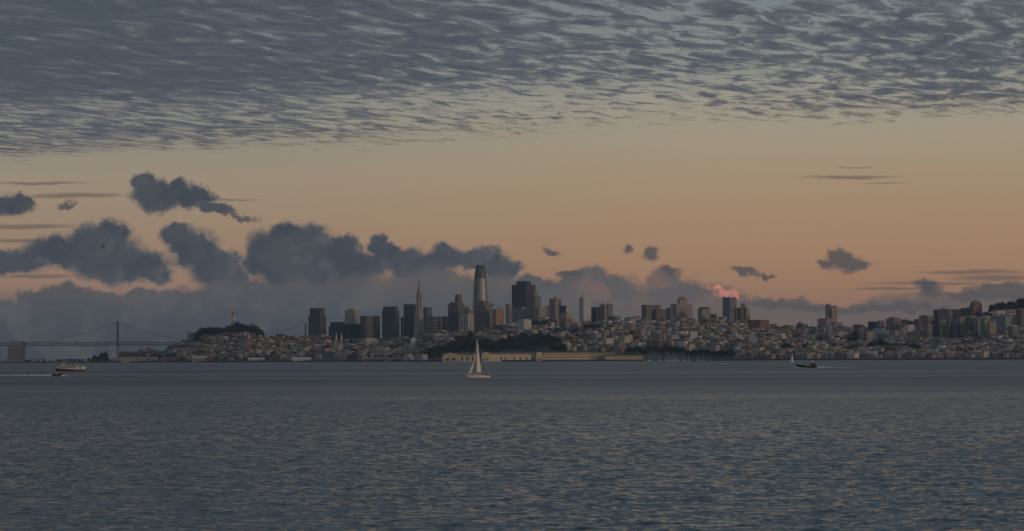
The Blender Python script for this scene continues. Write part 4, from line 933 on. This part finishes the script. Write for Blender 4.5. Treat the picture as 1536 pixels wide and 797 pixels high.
for k in range(230):
    px = rr.uniform(215, 1560); D, z = gprof(px, rr.uniform(.03, .98)); D += rr.uniform(-6, 6)
    y_ = topx((px-PX)/F*D, D, z)[1]
    if 640 < px < 846 and y_ > 500: continue
    x = P(px, 510, D).x; zg = ground(x, D); h_ = rr.uniform(8, 14); wd = h_*rr.uniform(.9, 1.5); kk = rr.choice(('broad', 'round', 'round', 'tall')); cm = TREES[kk][rr.randrange(3)][0]
    if kk == 'tall': wd *= .8
    for f, c in list(zip(cm.f, cm.c))[::3]:
        gm.face([(x+cm.v[i][0]*wd, D+cm.v[i][1]*wd, zg+cm.v[i][2]*h_) for i in f], c)
tag(gm.build('garden_greenery', [M['leaf']]), 'dark garden trees and shrubs scattered thickly between the hillside houses', 'trees', kind='stuff')
print('houses', len(HS), 'trees', ntree)

# ------------------------------------------------------------------ boats
WHITE = flat('white_gelcoat', (.74, .70, .62), .35, .06, .6); BLACK = flat('black_hull_paint', (.012, .013, .016), .45, .2, .5)
RED = flat('dark_red_paint', (.10, .022, .02), .45, .2, .4); SAIL = flat('sailcloth', (.74, .69, .60), .8, .08, .5); ALU = flat('mast_metal', (.5, .48, .45), .4, .1, 1.0, .3)
GREYM = flat('grey_paint', (.32, .32, .32), .5, .2, .5); CLOTH = flat('dark_clothing', (.02, .022, .03), .9, .2, 3); SKIN = flat('skin', (.42, .26, .19), .6, .1, 5)
PINKM = flat('faded_white_paint', (.62, .52, .47), .5, .12, .5); GLASSM = flat('dark_glazing', (.02, .022, .026), .15, .2, .5)
SPRAY = flat('foam', (.8, .81, .82), .8, .25, .8); SAILS = flat('far_sailcloth', (.8, .76, .66), .8, .05, .5)

def hull(L, B, free, draft, sheer=.25, n=14, transom=.75, bowrake=.6, fullness=.55):
    """rings from stern (x=-L/2) to bow (x=+L/2); z=0 is the waterline"""
    R = []
    for i in range(n+1):
        t = i/n; w = B/2*(transom+(1-transom)*math.sin(min(1, t/.45)*math.pi/2)) if t < .45 else B/2*max(.015, (1-((t-.45)/.55)**(1/fullness)))
        x = -L/2+L*t; zt = free*(1+sheer*(2*t-.7)**2 if t > .35 else 1); rk = bowrake*max(0, t-.6)/.4
        R.append([(x+rk, w, zt), (x+rk*.6, w*.95, zt*.45), (x+rk*.25, w*.86, 0), (x, w*.55, -draft*.6), (x-.1*t, 0, -draft),
                  (x, -w*.55, -draft*.6), (x+rk*.25, -w*.86, 0), (x+rk*.6, -w*.95, zt*.45), (x+rk, -w, zt)])
    return R
def hullmesh(name, root, R, mat, col=(.5, .5, .5)):
    mb = MB(); mb.loft(R, col, 0, True, True); return mb.build(name, [mat], root, (0, 0, 0), True)
def bmesh_obj(name, root, mat, fn):
    mb = MB(); fn(mb); return mb.build(name, [mat], root, (0, 0, 0))
def bbox(name, root, mat, *a): return bmesh_obj(name, root, mat, lambda m: m.box(*a, (.5, .5, .5)))
def sailmesh(name, root, mat, pts_luff, pts_leech, belly):
    mb = MB(); n, k = len(pts_luff), 8; g = []
    for a, b in zip(pts_luff, pts_leech):
        a, b = Vector(a), Vector(b); row = []
        for j in range(k+1):
            t = j/k; row.append(a.lerp(b, t)+Vector(belly)*(math.sin(math.pi*t)*(b-a).length*.16))
        g.append(row)
    for off in (0, .03):
        for i in range(n-1):
            for j in range(k):
                q = [g[i][j], g[i][j+1], g[i+1][j+1], g[i+1][j]]; q = [p+Vector((0, off, 0)) for p in q]
                mb.face(q if off == 0 else q[::-1], (.5, .5, .5), None, 0, True)
    return mb.build(name, [mat], root, (0, 0, 0), True)
def person_mesh(pose):
    if pose == 'sit':
        J = [((0, 0, .5), .15), ((0, 0, .75), .15), ((0, 0, .98), .16), ((0, 0, 1.10), .06), ((0, .02, 1.24), .10), ((0, .02, 1.32), .08),
             ((.18, 0, 1.0), .07), ((.24, .12, .78), .05), ((.18, .32, .66), .04), ((-.18, 0, 1.0), .07), ((-.24, .12, .78), .05), ((-.18, .32, .66), .04),
             ((.1, .1, .48), .09), ((.12, .45, .48), .07), ((.12, .48, .08), .05), ((.12, .6, .05), .045), ((-.1, .1, .48), .09), ((-.12, .45, .48), .07), ((-.12, .48, .08), .05), ((-.12, .6, .05), .045)]
    else:
        J = [((0, 0, .95), .14), ((0, 0, 1.2), .14), ((0, 0, 1.42), .16), ((0, 0, 1.53), .06), ((0, .02, 1.66), .10), ((0, .02, 1.75), .08),
             ((.2, 0, 1.42), .07), ((.27, .03, 1.12), .05), ((.26, .14, .9), .04), ((-.2, 0, 1.42), .07), ((-.27, .03, 1.12), .05), ((-.26, .14, .9), .04),
             ((.09, 0, .88), .09), ((.11, .03, .48), .07), ((.12, 0, .08), .05), ((.12, .14, .04), .045), ((-.09, 0, .88), .09), ((-.11, .03, .48), .07), ((-.12, 0, .08), .05), ((-.12, .14, .04), .045)]
    E = [(0, 1), (1, 2), (2, 3), (3, 4), (4, 5), (2, 6), (6, 7), (7, 8), (2, 9), (9, 10), (10, 11), (0, 12), (12, 13), (13, 14), (14, 15), (0, 16), (16, 17), (17, 18), (18, 19)]
    me = bpy.data.meshes.new('person'); me.from_pydata([j[0] for j in J], E, []); o = bpy.data.objects.new('tmp', me); COL.objects.link(o)
    o.modifiers.new('s', 'SKIN'); 
    for sv, j in zip(me.skin_vertices[0].data, J): sv.radius = (j[1], j[1])
    me.skin_vertices[0].data[0].use_root = True
    su = o.modifiers.new('u', 'SUBSURF'); su.levels = 1; su.render_levels = 1
    dg = bpy.context.evaluated_depsgraph_get(); dg.update(); out = bpy.data.meshes.new_from_object(o.evaluated_get(dg)); bpy.data.objects.remove(o)
    out.name = 'person'; out.materials.clear(); out.materials.append(CLOTH); out.materials.append(SKIN)
    hz = 1.14 if pose == 'sit' else 1.56
    for p in out.polygons: p.material_index = 1 if p.center.z > hz else 0; p.use_smooth = True
    return out
PM = {p: person_mesh(p) for p in ('sit', 'stand')}
def person(pose, loc, rz, label, group=None):
    o = bpy.data.objects.new('person', PM[pose]); COL.objects.link(o); o.location = loc; o.rotation_euler = (0, 0, rz); return tag(o, label, 'person', group)
def at_water(px, D): return Vector((P(px, 540, D).x, D, 0))

def sailing_boat():
    D = 1186.; s = D/F; org = at_water(717.8, D)
    root = thing('sailing_yacht', org, 'cream-hulled sailing yacht with two pale sails crossing mid-bay', 'sailboat'); root.rotation_euler = (0, 0, math.pi+.10)
    R = hull(11.2, 3.3, 1.25, .55, .22, transom=.7, bowrake=.7, fullness=.6); hullmesh('hull', root, R, WHITE)
    mb = MB(); mb.loft([[(p[0]*1.003, p[1]*1.02, min(p[2], .16)-.02 if p[2] > 0 else p[2]-.02) for p in r] for r in R], (.5, .5, .5)); mb.build('boot_stripe', [RED], root, (0, 0, 0), True)
    def deck(m):
        for a, b in zip(R[:-1], R[1:]): m.face([a[0], a[8], b[8], b[0]], (.5, .5, .5))
    bmesh_obj('deck', root, WHITE, deck)
    mb = MB(); mb.loft([[(x, w, 1.2), (x, w*.85, 1.2+h), (x, -w*.85, 1.2+h), (x, -w, 1.2)] for x, w, h in ((-1.6, 1.0, .5), (-.5, 1.05, .55), (1.6, .9, .42), (2.8, .5, .1))], (.5, .5, .5), smooth=False); cab = mb.build('cabin', [WHITE], root, (0, 0, 0))
    for sy in (-1, 1): bbox('cabin_window', cab, GLASSM, -1.2, 1.2, sy*.98-.03, sy*.98+.03, 1.38, 1.56)
    bmesh_obj('mast', root, ALU, lambda m: m.tube((.75, 0, 1.2), (.75, 0, 19.3), .13, .08))
    bmesh_obj('boom', root, ALU, lambda m: m.tube((.75, 0, 2.9), (-1.1, -4.1, 2.9), .09, .07))
    zs = [3.0+k*(19.0-3.0)/16 for k in range(17)]
    sailmesh('mainsail', root, SAIL, [(.70, .02, z) for z in zs], [(.70-2.4*(1-(z-3)/16.2)**.9, .02-4.0*(1-(z-3)/16.2)**.9, z) for z in zs], (.06, .12, 0))
    lo, hi = Vector((5.3, 0, 1.7)), Vector((1.0, 0, 16.2)); clew = Vector((2.5, -3.2, 3.1))
    sailmesh('headsail', root, SAIL, [lo.lerp(hi, k/16)+Vector((-.9*math.sin(math.pi*k/16), -.3*math.sin(math.pi*k/16), 0)) for k in range(17)], [clew.lerp(hi, k/16)+Vector((-.35*math.sin(math.pi*k/16), .4*math.sin(math.pi*k/16), 0)) for k in range(17)], (.05, .12, 0))
    bmesh_obj('forestay', root, ALU, lambda m: m.tube((5.9, 0, 1.6), (.8, 0, 16.9), .03))
    bmesh_obj('backstay', root, ALU, lambda m: m.tube((-5.4, 0, 1.3), (.7, 0, 19.1), .025))
    for sy in (-1, 1): bmesh_obj('shroud', root, ALU, lambda m: m.tube((.6, sy*1.6, 1.3), (.75, 0, 15.5), .025))
    bmesh_obj('keel', root, RED, lambda m: m.loft([[(-.6, -.1, -2), (.9, -.1, -2), (.9, .1, -2), (-.6, .1, -2)], [(-1, -.15, -.4), (1.4, -.15, -.4), (1.4, .15, -.4), (-1, .15, -.4)]], (.5, .5, .5)))
    def rail(m):
        for x in (-5.2, -3.5, -1.8, .2, 2.2, 4.0, 5.4): m.tube((x, 1.2 if abs(x) < 4.5 else .7, 1.2), (x, 1.2 if abs(x) < 4.5 else .7, 1.85), .025, .025, n=5)
        m.path([(-5.2, .7, 1.85), (-3.5, 1.2, 1.85), (2.2, 1.2, 1.85), (5.4, .7, 1.95)], .02, n=5)
    bmesh_obj('guard_rail', root, ALU, rail)
    rw = root.matrix_basis
    mw = Matrix.Translation(org) @ Matrix.Rotation(math.pi+.10, 4, 'Z')
    person('stand', mw @ Vector((-3.7, .1, .75)), 1.2, 'person in dark clothes standing in the yacht cockpit, nearer the mast')
    person('sit', mw @ Vector((-4.9, .3, .95)), 1.6, 'person in dark clothes sitting at the very stern of the yacht')
sailing_boat()

def far_sailboat():
    D = 4210.; org = at_water(1189, D); root = thing('sailing_boat', org, 'tiny white-sailed boat close to the right-hand shore', 'sailboat'); root.rotation_euler = (0, 0, .8)
    R = hull(8.5, 2.6, 1.1, .5); hullmesh('hull', root, R, WHITE)
    bmesh_obj('mast', root, ALU, lambda m: m.tube((.3, 0, .9), (.3, 0, 16), .1, .07))
    zs = [1.8+k*(15.6-1.8)/10 for k in range(11)]
    sailmesh('mainsail', root, SAILS, [(.25, 0, z) for z in zs], [(.25-3.6*(1-(z-1.8)/14), .8*(1-(z-1.8)/14), z) for z in zs], (0, .3, 0))
    bmesh_obj('cabin', root, WHITE, lambda m: m.box(-1.2, 1.8, -.8, .8, .9, 1.5, (.5, .5, .5)))
    bmesh_obj('boom', root, ALU, lambda m: m.tube((.3, 0, 1.7), (-3.5, .85, 1.7), .08))
far_sailboat()

def tour_boat():
    D = 2100.; org = at_water(106, D); root = thing('tour_boat', org, 'red and white double-deck tour boat near the left shore', 'ferry'); root.rotation_euler = (0, 0, math.pi)
    L = 24.4; R = hull(L, 6.6, 2.3, .9, .35, transom=.9, bowrake=1.2, fullness=.5); hullmesh('hull', root, R, RED)
    mb = MB(); rr = []
    for r in R: rr.append([(r[0][0]*1.004, r[0][1]*1.03+.02, z*r[0][2]/2.3) for z in (1.35, 2.36)]+[(r[0][0]*1.004, -r[0][1]*1.03-.02, z*r[0][2]/2.3) for z in (2.36, 1.35)])
    mb.loft(rr, (.5, .5, .5)); mb.build('bulwark', [PINKM], root, (0, 0, 0), True)
    bbox('stern_panel', root, WHITE, -12.3, -4.8, -3.5, 3.5, 1.2, 3.9)
    bbox('red_emblem', root, RED, -9.6, -8.0, 3.48, 3.56, 1.9, 3.2)
    dh = bbox('deckhouse', root, PINKM, -4.7, 7.2, -2.7, 2.7, 2.3, 4.3)
    for x in range(-4, 7, 2): 
        for sy in (-1, 1): bbox('window', dh, GLASSM, x-.1, x+1.3, sy*2.72-.04, sy*2.72+.04, 2.9, 3.8)
    bbox('upper_deck', root, GREYM, -9.8, 9.0, -3.0, 3.0, 4.32, 4.55)
    ph = bbox('pilothouse', root, WHITE, 4.6, 8.0, -1.7, 1.7, 4.56, 7.0)
    bbox('pilothouse_window', ph, GLASSM, 4.4, 8.2, -1.75, 1.75, 5.7, 6.5)
    for x in (-9, -5, -1, 3):
        for sy in (-1, 1): bmesh_obj('canopy_post', root, GREYM, lambda m: m.tube((x, sy*2.6, 4.5), (x, sy*2.6, 6.5), .07, n=6))
    bbox('canopy', root, GREYM, -4.8, 4.3, -2.8, 2.8, 6.5, 6.66)
    def rail(m):
        for sy in (-1, 1):
            for x in range(-10, 9): m.tube((x, sy*2.9, 4.5), (x, sy*2.9, 5.5), .03, n=5)
            for z in (5.0, 5.5): m.tube((-9.8, sy*2.9, z), (9.0, sy*2.9, z), .035, n=5)
    bmesh_obj('deck_rail', root, PINKM, rail)
    bmesh_obj('mast', root, GREYM, lambda m: (m.tube((4.2, 0, 6.9), (4.2, 0, 10.6), .12, .06), m.tube((4.2, -1, 9.2), (4.2, 1, 9.2), .05)))
    bmesh_obj('funnel', root, RED, lambda m: m.loft([[(x+dx, y, z) for x, y in ((-3.2, -.8), (-1.8, -.8), (-1.8, .8), (-3.2, .8))] for dx, z in ((0, 6.66), (-.3, 8.4))], (.5, .5, .5), smooth=False))
    mw = Matrix.Translation(org) @ Matrix.Rotation(math.pi, 4, 'Z')
    for k, (x, y) in enumerate(((-8.6, -1.5), (-7.4, 1.0), (-6.1, -1.2), (-2.6, 1.5), (1.2, 1.8), (2.6, -1.0))):
        person('stand', mw @ Vector((x, y, 4.55)), random.uniform(0, 6), 'passenger in dark clothes standing on the upper deck of the red and white tour boat', 'passengers on the tour boat')
tour_boat()

def motor_boat():
    D = 1462.; org = at_water(85.6, D); root = thing('motorboat', org, 'small black motorboat throwing white wake in front of the tour boat', 'motorboat'); root.rotation_euler = (0, math.radians(-3), .45)
    R = hull(5.6, 2.2, 1.2, .4, .3, transom=.9, bowrake=.6); hullmesh('hull', root, R, BLACK)
    cab = bmesh_obj('cabin', root, BLACK, lambda m: m.loft([[(-1.5, -.9, .9), (1.3, -.9, .9), (1.3, .9, .9), (-1.5, .9, .9)], [(-1.4, -.8, 2.3), (.7, -.8, 2.3), (.7, .8, 2.3), (-1.4, .8, 2.3)]], (.5, .5, .5), smooth=False))
    for sy in (-1, 1): bbox('window', cab, GLASSM, -1.0, .6, sy*.86-.05, sy*.86+.05, 1.5, 2.1)
    bmesh_obj('mast', root, GREYM, lambda m: m.tube((-.9, 0, 2.3), (-.9, 0, 4.0), .04))
    bmesh_obj('outboard_motor', root, BLACK, lambda m: (m.box(-3.3, -2.8, -.3, .3, .7, 1.6, (.5, .5, .5)), m.box(-3.15, -2.9, -.1, .1, -.6, .7, (.5, .5, .5))))
motor_boat()

def work_boat():
    D = 2150.; org = at_water(1210.5, D); root = thing('fishing_boat', org, 'low black boat with raised bow and white radar dome near the right shore', 'boat'); root.rotation_euler = (0, 0, math.pi-.06)
    L = 17.0
    R = hull(L, 4.4, 1.25, .8, .0, transom=.85, bowrake=1.6, fullness=.5)
    R = [[(p[0], p[1], p[2]+(max(0, (p[0]+L*.15)/L)**1.3*3.4 if p[2] > .1 else max(0, (p[0]-3)/L)*2.2)) for p in r] for r in R]; hullmesh('hull', root, R, BLACK)
    dh = bbox('deckhouse', root, GREYM, -2.2, 3.6, -1.5, 1.5, 1.5, 3.2)
    for x in (-1.6, .2, 2.0):
        for sy in (-1, 1): bbox('window', dh, GLASSM, x, x+1.2, sy*1.52-.04, sy*1.52+.04, 2.2, 2.9)
    wh = bmesh_obj('wheelhouse', root, BLACK, lambda m: m.loft([[(-7.6, -1.8, 1.3), (-2.4, -1.8, 1.3), (-2.4, 1.8, 1.3), (-7.6, 1.8, 1.3)], [(-7.0, -1.5, 4.0), (-2.9, -1.5, 4.0), (-2.9, 1.5, 4.0), (-7.0, 1.5, 4.0)]], (.5, .5, .5), smooth=False))
    for sy in (-1, 1): bbox('porthole', wh, GREYM, -4.6, -3.6, sy*1.68-.05, sy*1.68+.05, 2.2, 3.1)
    bmesh_obj('radar_dome', root, WHITE, lambda m: m.lathe((-4.9, 0), [(.35, 4.0), (.4, 4.6), (.85, 4.8), (.95, 5.3), (.75, 5.8), (.3, 6.05)], (.5, .5, .5), 12))
    bmesh_obj('mast', root, GREYM, lambda m: m.tube((1.4, 0, 3.2), (1.4, 0, 8.4), .07, .04))
    mw = Matrix.Translation(org) @ Matrix.Rotation(math.pi-.06, 4, 'Z')
    for k, (x, y, lb) in enumerate(((4.6, -.6, 'person standing on the foredeck nearest the raised bow of the low black boat'), (0.6, -.3, 'person standing on the deckhouse roof of the low black boat'))):
        person('stand', mw @ Vector((x, y, 2.0 if k == 0 else 3.2)), 1.0, lb)
work_boat()

def foam(name, label, pts, w, h, seed):
    """low broken ridge of churned water along a path"""
    r = random.Random(seed); mb = MB()
    for k in range(len(pts)-1):
        a, b = Vector(pts[k]), Vector(pts[k+1]); n = max(2, int((b-a).length/1.6))
        for i in range(n):
            t = i/n; f = (k+t)/(len(pts)-1); p = a.lerp(b, t)
            hh = h*(1-f)**1.1+.10; ww = w*(.6+f*1.2)
            if r.random() < .04+.12*f: continue
            c = p+Vector((r.uniform(-.8, .8), r.uniform(-ww, ww), 0)); rx_, ry_, rz_ = r.uniform(1.0, 2.6), r.uniform(.5, 1.4), hh*r.uniform(.5, 1.2)
            base = [(c.x+rx_*math.cos(q*1.047)*r.uniform(.7, 1.2), c.y+ry_*math.sin(q*1.047), -.15) for q in range(6)]; topv = (c.x, c.y, rz_)
            for q in range(6): mb.face([base[q], base[(q+1) % 6], topv], (.5, .5, .5), None, 0, True)
    return tag(mb.build(name, [SPRAY], weld=True), label, 'wake foam', kind='stuff')
foam('wake_foam', 'white wake trailing left behind the small black motorboat', [at_water(80, 1462), at_water(55, 1480), at_water(25, 1510), at_water(-20, 1560)], 3, 1.0, 1)
foam('bow_spray', 'white bow spray just right of the small black motorboat', [at_water(92, 1460), at_water(97, 1456), at_water(103, 1450)], 1.2, .9, 2)
foam('stern_foam', 'thin white wake stretching right of the low black boat', [at_water(1226, 2150), at_water(1250, 2165), at_water(1290, 2190)], 3, .8, 3)
foam('side_foam', 'thin white foam line under the bow of the low black boat', [at_water(1196, 2140), at_water(1205, 2140), at_water(1214, 2141)], .6, .6, 4)

# moored boats in the marina
def moored():
    root = thing('moored_yacht', (0, 0, 0), 'x', 'sailboat')
    R = hull(9.5, 3.0, 1.3, .5); hullmesh('hull', root, R, WHITE)
    bbox('cabin', root, WHITE, -1.8, 2.0, -.9, .9, 1.3, 1.9)
    bmesh_obj('mast', root, ALU, lambda m: m.tube((.5, 0, 1.2), (.5, 0, 15.5), .26, .18))
    bmesh_obj('boom_cover', root, GREYM, lambda m: m.tube((.4, 0, 2.6), (-3.6, 0, 2.5), .22, .14))
    return root
proto = moored()
for k, px in enumerate((968, 973.5, 977, 984, 990, 998, 1002, 1006.5, 1010, 1012, 1015.5, 1017.5, 1024, 1027, 1033, 1047, 1055)):
    o = proto if k == 0 else copy_tree(proto); D = interp(px, SHORE)-random.uniform(18, 60); o.location = at_water(px, D); o.rotation_euler = (0, 0, random.choice([.9, 1.1, 1.4, -1.0])); sc = random.uniform(.75, 1.25); o.scale = (sc, sc, sc*random.uniform(.9, 1.25))
    tag(o, 'white moored yacht with bare mast in the marina in front of the waterfront trees', 'sailboat', 'yachts moored in the marina')

# gull
def gull():
    D = 450.; s = D/F; c = P(155.3, 369.3, D); m = flat('dark_feathers', (.03, .032, .036), .8, .2, 20)
    mb = MB(); n = 8; prof = [(-.30, .012), (-.22, .04), (-.08, .065), (.06, .065), (.16, .045), (.2, .042), (.25, .04), (.29, .018), (.33, .006)]
    mb.loft([[(r*math.cos(2*math.pi*k/n), x, r*.85*math.sin(2*math.pi*k/n)+(.02 if x > .15 else 0)) for k in range(n)] for x, r in prof], (.5, .5, .5))
    def wing(sgn, st):
        rings = []
        for x, z, ch, y in st:
            rings.append([(sgn*x, y+ch*.5, z), (sgn*x, y+ch*.1, z+.014), (sgn*x, y-ch*.5, z), (sgn*x, y+ch*.1, z-.008)])
        mb.loft(rings, (.5, .5, .5))
    wing(-1, [(.03, .03, .20, 0), (.16, .0, .20, .02), (.30, -.12, .17, .03), (.42, -.30, .12, 0), (.50, -.52, .05, -.05)])
    wing(1, [(.03, .03, .20, 0), (.16, .05, .20, .02), (.28, .02, .17, .03), (.40, -.10, .12, 0), (.47, -.22, .05, -.05)])
    mb.face([(-.03, -.26, 0), (.03, -.26, 0), (.07, -.42, .0), (-.07, -.42, 0)], (.5, .5, .5)); mb.face([(-.03, -.26, .012), (-.07, -.42, .01), (.07, -.42, .01), (.03, -.26, .012)], (.5, .5, .5))
    o = mb.build('gull', [m], None, (0, 0, 0)); o.location = c; o.rotation_euler = (.65, -.08, .35); o.scale = (1.3,)*3
    tag(o, 'dark gull with arched wings flying against the grey cloud at left', 'bird')
gull()
